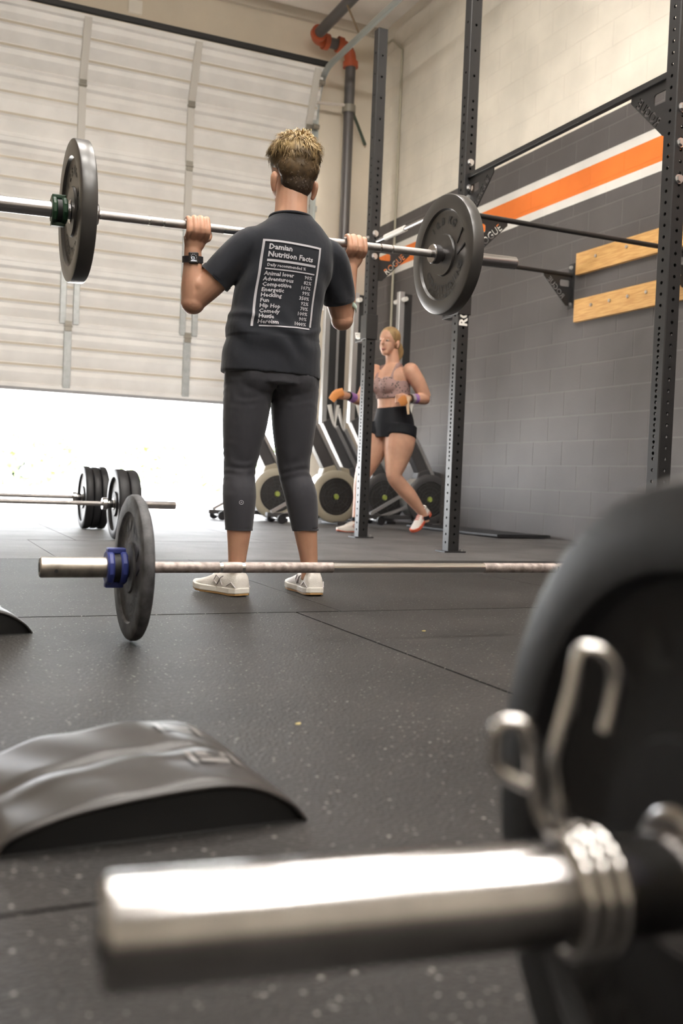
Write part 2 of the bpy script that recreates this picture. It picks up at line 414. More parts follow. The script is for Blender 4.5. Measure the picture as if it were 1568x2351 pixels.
# ---- sectional door
door = thing('door_1', (1.6, 10.37, 1.22), 'half-raised white ribbed sectional garage door', None, None, 'structure')
M_door = mat('door_white', (0.82, 0.805, 0.78), 0.45, noise=0.05, nscale=4)
M_groove = mat('door_tan_rib', (0.58, 0.52, 0.42), 0.5)
M_galv = mat('galvanised_stile', (0.42, 0.44, 0.44), 0.45, 0.5, noise=0.1)
M_cream = mat('cream_stile', (0.60, 0.575, 0.53), 0.5)
M_seal = mat('black_seal', (0.02, 0.02, 0.02), 0.6)
M_hinge = mat('hinge_steel', (0.30, 0.28, 0.24), 0.5, 0.6)
levels = [(10.35, 1.222), (10.35, 1.867), (10.35, 2.458), (10.35, 3.060), (10.35, 3.664), (10.35, 4.310), (10.10, 4.905)]
for s in range(6):
    (ya, za), (yb, zb) = levels[s], levels[s + 1]
    up = V((0, yb - ya, zb - za)); H = up.length; up.normalize(); inn = V((0, -up.z, up.y))   # towards the room
    prof = [(0.0, 0.0), (0.0, 0.030), (0.035, 0.030), (0.045, 0.002)]
    g1, g2 = H / 3 + 0.01, 2 * H / 3
    for g in (g1, g2): prof += [(g - 0.075, 0.022), (g - 0.03, 0.006), (g - 0.012, 0.016), (g + 0.012, 0.016), (g + 0.018, 0.0)]
    prof += [(H - 0.13, 0.020)]
    prof += [(H - 0.075, 0.004), (H - 0.05, 0.034), (H - 0.004, 0.032), (H - 0.004, -0.03), (0.0, -0.03)]
    O = V((0, ya, za)); vs = []; fs = []; n = len(prof)
    for x in (DX0 - 0.06, DX1 + 0.05):
        for (h, d) in prof: vs.append(V((x, 0, 0)) + O + up * h + inn * d)
    fs = [(i, (i + 1) % n, n + (i + 1) % n, n + i) for i in range(n)] + [tuple(range(n)), tuple(range(n, 2 * n))]
    sec = MB().add(vs, fs).build('door_section', M_door, door)
    for g in (g1, g2):
        a = O + up * g + inn * 0.0165
        MB().beam(V((DX0, 0, 0)) + a, V((DX1 + 0.04, 0, 0)) + a, 0.022, 0.004, ref=inn).build('rib', M_groove, sec)
    for xi, x in enumerate((-0.66, 0.45 if s > 1 else 0.40, 1.57 if s > 1 else 1.50, 2.69 if s > 1 else 2.735, 4.02)):
        mm = M_cream if s > 2 or xi in (0, 4) else M_galv
        wd = 0.075 if s != 1 else 0.06
        for dx in ((0,) if s != 1 or xi in (0, 4) else (-0.055, 0.075)):
            a = V((x + dx, 0, 0)) + O + inn * 0.028
            st = MB().beam(a + up * 0.02, a + up * (H - 0.02), wd, 0.035, ref=inn).build('stile', mm, sec, bevel=0.004)
        if s > 0:
            a = V((x, 0, 0)) + O + inn * 0.052
            MB().beam(a - up * 0.05, a + up * 0.05, 0.07, 0.012, ref=inn).cyl(a + V((-0.04, 0, 0)), a + V((0.04, 0, 0)), 0.012, n=10).build('hinge', M_hinge, door)
MB().box((DX0, 10.33, 1.19), (DX1 + 0.05, 10.38, 1.222)).build('bottom_seal', mat('grey_seal', (0.30, 0.30, 0.31), 0.5), door)
a = V((0, 10.10, 4.905))
MB().beam(V((DX0, 10.07, 4.93)), V((DX1 + 0.1, 10.07, 4.93)), 0.05, 0.05).build('top_seal', M_seal, door)
for z in (4.75, 4.31): MB().cyl((4.05, 10.25 if z < 4.5 else 10.13, z), (4.12, 10.25 if z < 4.5 else 10.13, z), 0.028, n=14).build('roller', M_hinge, door)

# door track along the right edge, curving back under the ceiling
def track_path():
    pts = [(4.12, 10.30, 0.0), (4.12, 10.30, 4.45)]
    for i in range(1, 9):
        t = i / 8 * PI / 2; pts.append((4.12, 10.30 - 0.40 * (1 - math.cos(t)), 4.45 + 0.44 * math.sin(t)))
    pts += [(4.12, 8.3, 4.90), (4.12, 6.6, 4.92)]
    return pts
tr = thing('door_track', (4.12, 10.30, 0), 'galvanised door track running up the wall and curving under the ceiling', 'door track')
tp = track_path(); mt = MB()
for off, wd in ((0.0, 0.055),):
    for i in range(len(tp) - 1): mt.beam(tp[i], tp[i + 1], 0.012, 0.055, ref=(0, 1, 0) if i < 1 else (0, 0.3, 1))
    for i in range(len(tp) - 1):
        a, b = V(tp[i]) + V((-0.028, 0, 0)), V(tp[i + 1]) + V((-0.028, 0, 0))
        mt.beam(a, b, 0.05, 0.006, ref=(0, 1, 0) if i < 1 else (0, 0.3, 1))
mt.build('rail', mat('galvanised', (0.50, 0.53, 0.52), 0.4, 0.7), tr)
MB().beam((4.12, 9.25, 4.93), (3.75, 9.25, ZC - 0.02), 0.03, 0.006).build('hanger', mat('rusty_angle', (0.20, 0.14, 0.08), 0.6), tr)
MB().beam((4.13, 9.25, 4.93), (4.7, 9.25, ZC - 0.02), 0.03, 0.006).build('hanger', mat('rusty_angle', (0.2, 0.14, 0.08)), tr)
for z in (1.0, 2.2, 3.4): MB().box((4.11, 10.29, z), (4.15, 10.43, z + 0.06)).build('wall_bracket', M_galv, tr)

# sprinkler riser
sp = thing('sprinkler_pipe', (4.45, 10.2, 0), 'dark grey sprinkler riser with orange-red elbows beside the garage door', 'pipe')
M_pipe = mat('grey_pipe', (0.12, 0.113, 0.112), 0.38, 0.3)
M_elbow = mat('orange_red_elbow', (0.42, 0.085, 0.03), 0.45)
MB().cyl((4.45, 10.2, 0.0), (4.45, 10.2, 5.03), 0.058, n=24).build('riser', M_pipe, sp, smooth=40)
def elbow(c0, c1, c2, r):
    c0, c1, c2 = V(c0), V(c1), V(c2); pts = []
    for i in range(9):
        t = i / 8; pts.append(c0.lerp(c1, t).lerp(c1.lerp(c2, t), t))
    m = MB().tube(pts, r, 18)
    for p, q in ((pts[0], pts[1]), (pts[-1], pts[-2])):
        d = (q - p).normalized(); m.cyl(p - d * 0.03, p + d * 0.03, r * 1.3, n=18)
    return m
elbow((4.45, 10.2, 5.04), (4.45, 10.2, 5.23), (4.31, 10.2, 5.23), 0.066).build('elbow', M_elbow, sp, smooth=40)
MB().cyl((4.31, 10.2, 5.23), (4.13, 10.2, 5.23), 0.058, n=24).build('cross_pipe', M_pipe, sp, smooth=40)
elbow((4.14, 10.2, 5.23), (4.0, 10.2, 5.23), (4.0, 10.06, 5.235), 0.066).build('elbow', M_elbow, sp, smooth=40)
MB().cyl((4.0, 10.06, 5.235), (4.0, 5.2, 5.26), 0.058, n=24).build('branch_pipe', M_pipe, sp, smooth=40)
MB().lathe([(0.062, -0.04), (0.075, -0.04), (0.075, 0.04), (0.062, 0.04)], (4.45, 10.2, 4.55), (0, 0, 1), 20, True).build('clamp', M_hinge, sp)
MB().cyl((4.40, 10.18, 4.58), (4.08, 10.24, 4.57), 0.018, n=10).build('brace', mat('pale_strut', (0.55, 0.50, 0.45), 0.5), sp)
MB().cyl((4.50, 10.18, 4.50), (4.74, 10.36, 4.26), 0.018, n=10).build('brace', mat('dark_strut', (0.05, 0.07, 0.05), 0.5), sp)
# thin conduit running up the block wall, wall box over the door
MB().tube([(4.935, 9.9, 0.02), (4.935, 9.9, 5.2), (4.935, 10.15, 5.4), (4.935, 10.38, 5.42)], 0.013, 10).build('conduit', mat('cream_conduit', (0.45, 0.42, 0.33), 0.5), None, 40, label='thin cream conduit running up the block wall beside the corner', cat='conduit')
MB().box((2.02, 10.385, 5.15), (2.16, 10.42, 5.29)).build('wall_box', mat('cream_box', (0.85, 0.81, 0.74), 0.5), None, bevel=0.008, label='small square cream box on the wall above the garage door', cat='wall box')

# rubber mat lying along the block wall
mw = MB()
mw.limb([(4.62, 8.25, 0.014), (4.64, 7.6, 0.014), (4.66, 7.1, 0.015), (4.66, 6.75, 0.02)], [(0.013, 0.26)] * 4, ref=(0, 0, 1), pw=8)
mw.build('rubber_mat', M_rubber, None, 40, label='black rubber mat lying flat along the foot of the block wall', cat='mat')

# ---- outside
M_conc = mat('sunlit_concrete', (0.62, 0.60, 0.57), 0.8, noise=0.06, nscale=0.6)
MB().box((-40, 10.62, -0.15), (60, 90, -0.02)).build('floor_outside', M_conc, kind='structure')
# ================================================================== the rig
XP = 3.12; PW = 0.076; PY = (6.613, 5.303, 3.492); PH = 3.71
rig = thing('pull_up_rig', (XP, PY[1], 0), 'black wall-mounted pull-up rig with perforated uprights', 'rig')
def holes(dense):
    z = 0.06; out = []
    while z < 3.66:
        out.append(z)
        if z < 0.56: z += 0.0508
        elif z < 1.13: z += 0.0254 if dense else 0.0508
        elif z < 2.75: z += 0.0508
        else: z += 0.1524
    return out
def upright_mesh():
    mb = MB(); h = PW / 2; R = 0.0082; c = 0.0127
    for (nrm, e, dense) in (((-1, 0), (0, -1), True), ((1, 0), (0, 1), True), ((0, -1), (1, 0), False), ((0, 1), (-1, 0), False)):
        nx, ny = nrm; ex, ey = e
        P = lambda u, z, d=0.0: (nx * (h - d) + ex * u, ny * (h - d) + ey * u, z)
        zc = 0.0; u1 = h - 0.004
        for z in holes(dense):
            if z - c > zc + 1e-5: mb.add([P(-u1, zc), P(u1, zc), P(u1, z - c), P(-u1, z - c)], [(0, 1, 2, 3)])
            ring, rect, deep = [], [], []
            for j in range(12):
                t = 2 * PI * (j + 0.5) / 12; cu, cz = math.cos(t), math.sin(t)
                ring.append(P(R * cu, z + R * cz)); deep.append(P(R * cu, z + R * cz, 0.006))
                k = min(u1 / abs(cu) if abs(cu) > 1e-6 else 9, c / abs(cz) if abs(cz) > 1e-6 else 9)
                rect.append(P(k * cu, z + k * cz))
            for sgn_u, sgn_z in ((1, 1), (-1, 1), (-1, -1), (1, -1)):
                pass
            mb.add(ring + rect + deep, [(j, (j + 1) % 12, 12 + (j + 1) % 12, 12 + j) for j in range(12)] + [(j, 24 + j, 24 + (j + 1) % 12, (j + 1) % 12) for j in range(12)])
            for su in (1, -1):
                for sz in (1, -1):
                    ju = [j for j in range(12) if rect[j] is not None]
                    # fill the corner between neighbours on two sides
                    tt = math.atan2(sz * c, su * u1) % (2 * PI)
                    j0 = int((tt / (2 * PI) * 12 - 0.5) // 1) % 12
                    mb.add([rect[j0], P(su * u1, z + sz * c), rect[(j0 + 1) % 12]], [(0, 1, 2)])
            zc = z + c
        mb.add([P(-u1, zc), P(u1, zc), P(u1, PH), P(-u1, PH)], [(0, 1, 2, 3)])
        # rounded corner strip
        mb.add([P(u1, 0), P(u1, PH), (nx * (h - 0.004) + ex * h, ny * (h - 0.004) + ey * h, PH), (nx * (h - 0.004) + ex * h, ny * (h - 0.004) + ey * h, 0)], [(0, 1, 2, 3)])
    mb.add([(-h, -h, PH), (h, -h, PH), (h, h, PH), (-h, h, PH)], [(0, 1, 2, 3)])
    return mb.mesh('upright')
um = upright_mesh(); um.materials.append(M_black)
uprights = []
for y in PY:
    o = bpy.data.objects.new('upright', um); COL.objects.link(o); o.location = (XP, y, 0); adopt(o, rig); uprights.append(o)
    MB().box((XP - 0.075, y - 0.06, 0.0), (XP + 0.075, y + 0.06, 0.008)).build('foot_plate', M_black, o)
    MB().cyl((XP + 0.055, y - 0.045, 0.008), (XP + 0.055, y - 0.045, 0.022), 0.010, n=6).build('anchor_bolt', M_bolt, o)

def gusset_mesh(text=True, L=0.27, Hh=0.25):
    """plate with a slot and cut-out lettering in local x (along bar), y (up)"""
    cu = bpy.data.curves.new('g', 'CURVE'); cu.dimensions = '2D'; cu.fill_mode = 'BOTH'; cu.extrude = 0.003
    def poly(pts):
        s = cu.splines.new('POLY'); s.points.add(len(pts) - 1); s.use_cyclic_u = True
        for q, (x, y) in zip(s.points, pts): q.co = (x, y, 0, 1)
    poly([(0, 0), (L, 0), (L, -0.035), (0.045, -Hh), (0, -Hh)])
    def rr(x0, y0, x1, y1, r):
        out = []
        for cx, cy, a in ((x1 - r, y1 - r, 0), (x0 + r, y1 - r, 90), (x0 + r, y0 + r, 180), (x1 - r, y0 + r, 270)):
            for i in range(5): t = math.radians(a + i * 22.5); out.append((cx + r * math.cos(t), cy + r * math.sin(t)))
        return out
    poly(rr(0.018, -0.098, 0.112, -0.045, 0.015))
    if text:
        d = V((L - 0.045, Hh - 0.035)).normalized(); nrm = V((-d.y, d.x)); base = V((0.075, -Hh + 0.058)) + nrm * 0.004
        x = 0.0
        tc = bpy.data.curves.new('t', 'FONT'); tc.body = 'ROGUE'; tc.size = 0.062; tc.resolution_u = 2; tc.offset = 0.0012; tc.align_y = 'CENTER'
        to = bpy.data.objects.new('t', tc); COL.objects.link(to); dg = bpy.context.evaluated_depsgraph_get(); dg.update(); tm = to.evaluated_get(dg).to_mesh()
        ecount = {}
        for p in tm.polygons:
            for k in p.edge_keys: ecount[k] = ecount.get(k, 0) + 1
        nb = {}
        for k, n in ecount.items():
            if n == 1: nb.setdefault(k[0], []).append(k[1]); nb.setdefault(k[1], []).append(k[0])
        seen = set(); co = [(v.co.x, v.co.y) for v in tm.vertices]
        for s0 in nb:
            if s0 in seen: continue
            loop = [s0]; seen.add(s0); prev, cur = None, s0
            while True:
                nx = [q for q in nb[cur] if q != prev and q not in seen]
                if not nx: break
                prev, cur = cur, nx[0]; seen.add(cur); loop.append(cur)
            if len(loop) > 3: poly([tuple(base + d * co[i][0] + nrm * co[i][1]) for i in loop])
        bpy.data.objects.remove(to); bpy.data.curves.remove(tc)
    o = bpy.data.objects.new('g', cu); COL.objects.link(o); dg = bpy.context.evaluated_depsgraph_get(); dg.update()
    me = bpy.data.meshes.new_from_object(o.evaluated_get(dg)); bpy.data.objects.remove(o); bpy.data.curves.remove(cu)
    me.materials.clear(); me.materials.append(M_black); return me
gm = gusset_mesh()
def gusset(parent, O, ex, ey=(0, 0, 1)):
    ex, ey = V(ex), V(ey); ez = ex.cross(ey)
    o = bpy.data.objects.new('gusset', gm); COL.objects.link(o)
    o.matrix_basis = Matrix((ex, ey, ez)).transposed().to_4x4(); o.location = O; adopt(o, parent); return o
def bolt(parent, p, axis, r=0.017):
    a = V(axis); p = V(p)
    m = MB().cyl(p, p + a * 0.004, r * 1.25, n=16); m.cyl(p + a * 0.004, p + a * 0.016, r, n=6)
    return m.build('bolt', M_bolt, parent, 40)
h = PW / 2
# pull-up bars from the uprights to the block wall
for (y, z) in ((PY[0], 2.15), (PY[1], 2.085)):
    b = MB().cyl((XP + h, y, z), (XW - 0.04, y, z), 0.0165, n=18).build('pull_up_bar', M_black, rig, 40)
    gusset(b, (XP + h, y, z), (1, 0, 0))
    MB().box((XP + h, y - 0.03, z - 0.25), (XP + h + 0.006, y + 0.03, z + 0.04)).build('end_plate', M_black, b)
    gusset(b, (XW - 0.046, y, z), (-1, 0, 0))
    MB().box((XW - 0.046, y - 0.035, z - 0.27), (XW - 0.038, y + 0.035, z + 0.09)).build('wall_plate', M_black, b)
    for zz in (z - 0.235, z + 0.06): bolt(b, (XW - 0.046, y, zz), (-1, 0, 0), 0.013)
    for zz in (z + 0.08, z - 0.085): bolt(b, (XP, y - h, zz), (0, -1, 0), 0.019)
    bolt(b, (XP - h, y, z + 0.05), (-1, 0, 0), 0.014)
# crossmember between the two nearer uprights
b = MB().box((XP - 0.016, PY[2] + h, 2.285), (XP + 0.016, PY[1] - h, 2.315)).build('crossbar', M_black, rig, bevel=0.004)
gusset(b, (XP, PY[1] - h, 2.287), (0, -1, 0)); gusset(b, (XP, PY[2] + h, 2.287), (0, 1, 0))
for zz in (2.383, 2.23): bolt(b, (XP, PY[1] - h, zz), (0, -1, 0), 0.017)
for zz in (2.125, 1.97, 1.81): bolt(b, (XP - 0.004, PY[2] - h, zz), (0, -1, 0), 0.017)
# steel bar between the two farther uprights, taped in the middle
b = MB().cyl((XP, PY[0] - h, 2.165), (XP, PY[1] + h, 2.165), 0.015, n=16).build('pull_up_bar', M_steel, rig, 40)
MB().cyl((XP, 6.40, 2.165), (XP, 6.10, 2.165), 0.022, n=16).build('tape_wrap', M_white, b, 40)
# J-hooks
for y in (PY[0], PY[1]):
    t = thing('j_hook', (XP, y, 1.5), 'black J-hook with white lip on the ' + ('farther' if y == PY[0] else 'nearer') + ' upright', 'J-hook', 'J-hooks on the rig uprights')
    m = MB(); m.box((XP - h - 0.008, y - h - 0.004, 1.46), (XP - h, y + h + 0.02, 1.64)); m.box((XP - h - 0.008, y - h - 0.008, 1.46), (XP + h + 0.008, y - h, 1.64)); m.box((XP + h, y - h - 0.004, 1.46), (XP + h + 0.008, y + h + 0.02, 1.64))
    m.box((XP - 0.03, y + h, 1.455), (XP + 0.03, y + h + 0.14, 1.475)); m.box((XP - 0.03, y + h + 0.13, 1.46), (XP + 0.03, y + h + 0.142, 1.52))
    m.build('hook', M_black, t, bevel=0.003)
    MB().limb([(XP, y + h + 0.005, 1.486), (XP, y + h + 0.07, 1.482), (XP, y + h + 0.125, 1.492), (XP, y + h + 0.142, 1.53)], [(0.008, 0.032)] * 4, ref=(0, 0, 1), pw=5).build('lip', M_white, t, 50)
# vertical lettering on the nearer far upright
lm = MB(); flat_text(lm, 'ROGUE', 0.078, (XP, PY[1] - h - 0.0015, 1.39), (0, 0, 1), (-1, 0, 0), 0, 0.003, 'LEFT')
lm.build('lettering', M_white, uprights[1], kind='stuff')

# pine boards bolted to the wall
for i, (z0, z1) in enumerate(((2.144, 2.318), (1.765, 1.945))):
    t = thing('wall_board', (XW - 0.02, 5.0, z0), ['upper pine board bolted along the grey block wall', 'lower pine board bolted along the grey block wall'][i], 'board', 'pine boards on the wall')
    MB().box((XW - 0.038, 3.0, z0), (XW, 6.575, z1)).build('plank', M_wood, t, bevel=0.003)
    for yy in (6.35, 6.13, 5.92, 5.72, 5.2, 4.6) if i else (6.32, 5.96, 5.4, 4.8):
        MB().cyl((XW - 0.038, yy, (z0 + z1) / 2 + 0.02), (XW - 0.048, yy, (z0 + z1) / 2 + 0.02), 0.013, n=6).build('lag_bolt', M_bolt, t)

# ================================================================== rowing machines
M_graphite = mat('graphite_plastic', (0.055, 0.053, 0.055), 0.45)
M_greige = mat('greige_plastic', (0.34, 0.31, 0.24), 0.5)
M_alu = mat('aluminium', (0.62, 0.62, 0.62), 0.32, 0.85)
M_mesh = mat('fan_mesh', (0.022, 0.021, 0.02), 0.6)
M_lime = mat('lime_cap', (0.30, 0.36, 0.08), 0.5)
def rower(x, y, label, ringm, first=None):
    if first is not None:
        r = copy_tree(first); r.location = (x, y, 0)
    else:
        r = thing('rowing_machine', (0, 0, 0), None, 'rowing machine', 'rowing machines stored upright by the garage door')
        O = (0, 0, 0.262)
        cage = MB().lathe([(0.0, 0.10), (0.235, 0.10), (0.245, 0.09), (0.245, -0.075), (0.225, -0.085), (0.0, -0.085)], O, (0, 1, 0), 40).build('flywheel_housing', M_alu, r, 35)
        MB().lathe([(0.175, -0.075), (0.18, -0.10), (0.232, -0.104), (0.25, -0.09), (0.25, -0.07)], O, (0, 1, 0), 40).build('ring', ringm, cage, 50)
        MB().lathe([(0.03, -0.092), (0.175, -0.090)], O, (0, 1, 0), 40).build('fan_guard', M_mesh, cage)
        gr = MB()
        for q in range(4): gr.lathe([(0.05 + q * 0.035, -0.097), (0.053 + q * 0.035, -0.097), (0.053 + q * 0.035, -0.091), (0.05 + q * 0.035, -0.091)], O, (0, 1, 0), 32, True)
        for q in range(10):
            t = q * PI / 5; gr.beam((0.03 * math.cos(t), -0.094, 0.262 + 0.03 * math.sin(t)), (0.176 * math.cos(t), -0.094, 0.262 + 0.176 * math.sin(t)), 0.004, 0.006, ref=(0, 1, 0))
        gr.build('grille', M_graphite, cage, kind='stuff')
        MB().lathe([(0.0, -0.105), (0.024, -0.104), (0.028, -0.09)], O, (0, 1, 0), 20).build('cap', M_lime, cage, 40)
        MB().prism([(-0.14, 0.46), (0.16, 0.45), (0.14, 0.53), (-0.02, 0.56), (-0.12, 0.53)], (0, -0.06, 0), (1, 0, 0), (0, 0, 1), (0, 0.13, 0)).build('top_cover', ringm, r, bevel=0.01)
        MB().beam((-0.04, 0, 0.50), (-0.34, 0, 1.04), 0.10, 0.115).build('neck', M_graphite, r, bevel=0.008)
        MB().beam((0.10, -0.06, 0.40), (-0.24, -0.06, 0.98), 0.028, 0.034).build('side_rail', M_alu, r, bevel=0.003)
        for s in (-1, 1):
            MB().limb([(-0.24, -0.05, 0.96), (-0.262 + s * 0.012, -0.05, 1.02), (-0.275 + s * 0.05, -0.05, 1.20)], [(0.010, 0.010), (0.016, 0.012), (0.026, 0.016)], n=10).build('fork', M_white, r, 50)
        MB().box((-0.40, -0.03, 1.00), (-0.34, 0.03, 2.30)).build('monorail', M_alu, r, bevel=0.004)
        MB().box((-0.34, -0.035, 1.02), (-0.262, 0.035, 2.28)).build('rail_cover', M_seal, r, bevel=0.004)
        MB().cyl((-0.36, -0.10, 2.22), (-0.36, 0.14, 2.22), 0.022, n=12).build('rail_foot', M_white, r, 40)
        MB().beam((-0.62, -0.02, 0.10), (-0.20, -0.02, 0.34), 0.03, 0.03).beam((-0.52, -0.02, 0.07), (-0.16, -0.02, 0.20), 0.03, 0.03).build('strut', M_alu, r)
        MB().beam((-0.66, 0, 0.075), (-0.10, 0, 0.075), 0.07, 0.04).build('base_beam', M_graphite, r, bevel=0.006)
        for s in (-0.14, 0.14):
            MB().cyl((-0.56, s - 0.016, 0.042), (-0.56, s + 0.016, 0.042), 0.042, n=18).build('wheel', M_rubber, r, 40)
        MB().cyl((-0.56, -0.15, 0.042), (-0.56, 0.15, 0.042), 0.010, n=10).build('axle', M_alu, r, 40)
        MB().box((-0.02, -0.2, 0.0), (0.08, 0.2, 0.03)).build('front_foot', M_graphite, r, bevel=0.005)
        r.location = (x, y, 0)
    r['label'] = label
    return r
bpy.context.view_layer.update()
r1 = rower(3.75, 8.62, 'rowing machine with a greige flywheel ring behind the lifter\'s right leg', M_greige)
r2 = rower(4.83, 8.75, 'black rowing machine nearest the block wall', M_graphite)
rower(3.32, 9.06, 'sunlit rowing machine seen between the lifter\'s legs', None, r1)
rower(4.48, 9.06, 'black rowing machine behind the front foot of the woman in shorts', None, r2)
rower(4.36, 9.50, 'black rowing machine half hidden behind the greige one', None, r2)
rower(4.66, 9.94, 'black rowing machine in the corner by the block wall', None, r2)
# ================================================================== bars, plates, collars
def plate_parts(parent, c, axis, R, T, face_mat, rim_mat, hub=True, letters=True, side=-1, name='bumper_plate', bev=0.012):
    """bumper plate centred at c, thickness T along axis"""
    a = V(axis).normalized(); t = T / 2; b = min(bev, T * 0.3)
    hb = 0.0255
    prof = [(hb, -t * 0.86), (R * 0.34, -t * 0.86), (R * 0.35, -t * 0.7), (R * 0.355, -t * 0.55), (R * 0.70, -t * 0.5), (R * 0.74, -t * 0.6), (R * 0.765, -t * 0.98), (R * 0.80, -t), (R - b, -t), (R - b * 0.3, -t + b * 0.4), (R, -t + b),
            (R, t - b), (R - b * 0.3, t - b * 0.4), (R - b, t), (R * 0.80, t), (R * 0.765, t * 0.98), (R * 0.74, t * 0.6), (R * 0.70, t * 0.5), (R * 0.355, t * 0.55), (R * 0.35, t * 0.7), (R * 0.34, t * 0.86), (hb, t * 0.86)]
    o = MB().lathe(prof, c, a, 64, True).build(name, [face_mat], parent, 32)
    if hub:
        MB().lathe([(hb, -t * 0.95), (0.036, -t * 0.95), (0.038, -t * 0.9), (0.038, -t * 0.8), (hb, -t * 0.8)], c, a, 32, True).build('hub_ring', M_steel, o, 40)
    if letters:
        _, u, v = frame_from(a, (0, 0, 1))
        m = MB()
        for s in (-1, 1):
            eu, ev = (u, v)
            if s < 0: ev = -ev
            # plane normal eu x ev = s * a
            RR = R * 0.57; off = t * 0.5 + 0.002
            arc_text(m, 'CONDITIONING', R * 0.17, RR * 1.0, math.radians(118), math.radians(11.5), c, eu, ev, off, 0.0012)
            arc_text(m, 'EQUIPMENT', R * 0.12, RR * 1.24, math.radians(138), math.radians(9.5), c, eu, ev, off, 0.001)
            for q, (tx, an) in enumerate((('10', 28), ('LB', 10), ('KG', 332))):
                arc_text(m, tx, R * 0.17, RR, math.radians(an + 9), math.radians(-15), c, eu, ev, off, 0.0012)
            for an in (262, 286):
                e0 = V(c) + s * a * off + (eu * math.cos(math.radians(an)) + ev * math.sin(math.radians(an))) * R * 0.44
                e1 = V(c) + s * a * off + (eu * math.cos(math.radians(an + 14)) + ev * math.sin(math.radians(an + 14))) * R * 0.68
                m.beam(e0, e1, 0.006, 0.002, ref=a)
        m.build('lettering', M_letter, o, kind='stuff')
    return o
def plate(c, axis, R, T, label, face=None, group=None, **k):
    o = plate_parts(None, c, axis, R, T, face or M_rubber, M_rubber, **k)
    return tag(o, label, 'weight plate', group)

def barbell(p0, p1, label, shaft_r=0.014, sleeve0=0.415, sleeve1=0.415, sm=None, km=None, cm=None, knurls=True, flange=0.037):
    """p0,p1: the two sleeve ends; inner collars sit at the ends of the shaft"""
    p0, p1 = V(p0), V(p1); d = (p1 - p0).normalized(); Ltot = (p1 - p0).length
    sm = sm or M_chrome; km = km or M_knurl; cm = cm or M_chrome
    root = thing('barbell', (p0 + p1) / 2, label, 'barbell')
    a0, a1 = p0 + d * sleeve0, p1 - d * sleeve1
    MB().cyl(a0, a1, shaft_r, n=24).build('shaft', cm, root, 40)
    for (e, i, s) in ((p0, a0, 1), (p1, a1, -1)):
        dd = d * s
        sl = MB().lathe([(0.0, 0.0), (0.0215, 0.0), (0.0245, 0.003), (0.025, 0.006), (0.025, (i - e).length - 0.0), (0.0145, (i - e).length)], e, dd, 32).build('sleeve', sm, root, 35)
        MB().lathe([(0.0145, 0.0), (flange - 0.003, 0.0), (flange, 0.004), (flange, 0.028), (flange - 0.003, 0.032), (0.0145, 0.032)], i, dd, 32).build('inner_collar', sm, root, 35)
        MB().lathe([(0.0, -0.001), (0.012, -0.001), (0.012, 0.001)], e, dd, 20).build('end_cap', M_letter, root, 40)
    if knurls:
        mid = (a0 + a1) / 2; Lh = (a1 - a0).length / 2
        for s in (-1, 1):
            for (f0, f1) in ((0.30, 0.615), (0.625, 0.69), (0.70, 0.94)):
                MB().cyl(mid + d * s * Lh * f0, mid + d * s * Lh * f1, shaft_r + 0.0005, n=24).build('knurling', km, root, 40)
    return root, d

def clamp_collar(c, d, m_body, m_dark, label):
    """plastic lock-jaw collar around a sleeve"""
    t = thing('barbell_collar', c, label, 'collar'); c = V(c); a, u, v = frame_from(d, (0, 0, 1))
    for s in (-1, 1):
        m = MB().lathe([(0.0255, -0.008), (0.040, -0.008), (0.043, -0.004), (0.043, 0.004), (0.040, 0.008), (0.0255, 0.008)], c + a * s * 0.016, a, 10, True)
        m.build('jaw', m_body, t, 30)
    MB().lathe([(0.0255, -0.012), (0.036, -0.012), (0.036, 0.012), (0.0255, 0.012)], c, a, 14, True).build('inner_band', m_dark, t, 30)
    M = Matrix((a, v, u)).transposed().to_4x4(); M.translation = c
    MB().box((-0.022, -0.014, 0.034), (0.022, 0.014, 0.048), M).build('lever', m_body, t, bevel=0.003)
    MB().box((-0.024, -0.02, -0.050), (0.020, 0.004, -0.036), M).build('latch', m_body, t, bevel=0.003)
    return t
M_blue = mat('blue_plastic', (0.030, 0.045, 0.22), 0.45)
M_green = mat('green_plastic', (0.012, 0.05, 0.022), 0.4)

# --- barbell held by the lifter
hb0, hb1 = V((0.504, 3.32, 1.250)), V((1.883, 3.34, 1.294)); hd = (hb1 - hb0).normalized()
held0 = hb0 - hd * 0.445; held1 = hb1 + hd * 0.325
bar_held, _ = barbell(held0, held1, 'steel barbell held at the shoulders by the lifter in black', sleeve0=0.475, sleeve1=0.352, sm=M_darkchrome, cm=M_chrome)
plate(hb0 - hd * 0.004, hd, 0.226, 0.050, 'thin black bumper plate on the left end of the lifted barbell', M_rubberlight, 'plates on the lifted barbell', hub=True, bev=0.005)
plate(hb1 + hd * 0.010, hd, 0.226, 0.050, 'thin black bumper plate on the right end of the lifted barbell', M_rubberlight, 'plates on the lifted barbell', hub=False, bev=0.005)
clamp_collar(hb0 - hd * 0.062, hd, M_green, M_letter, 'dark green locking collar on the lifted barbell')

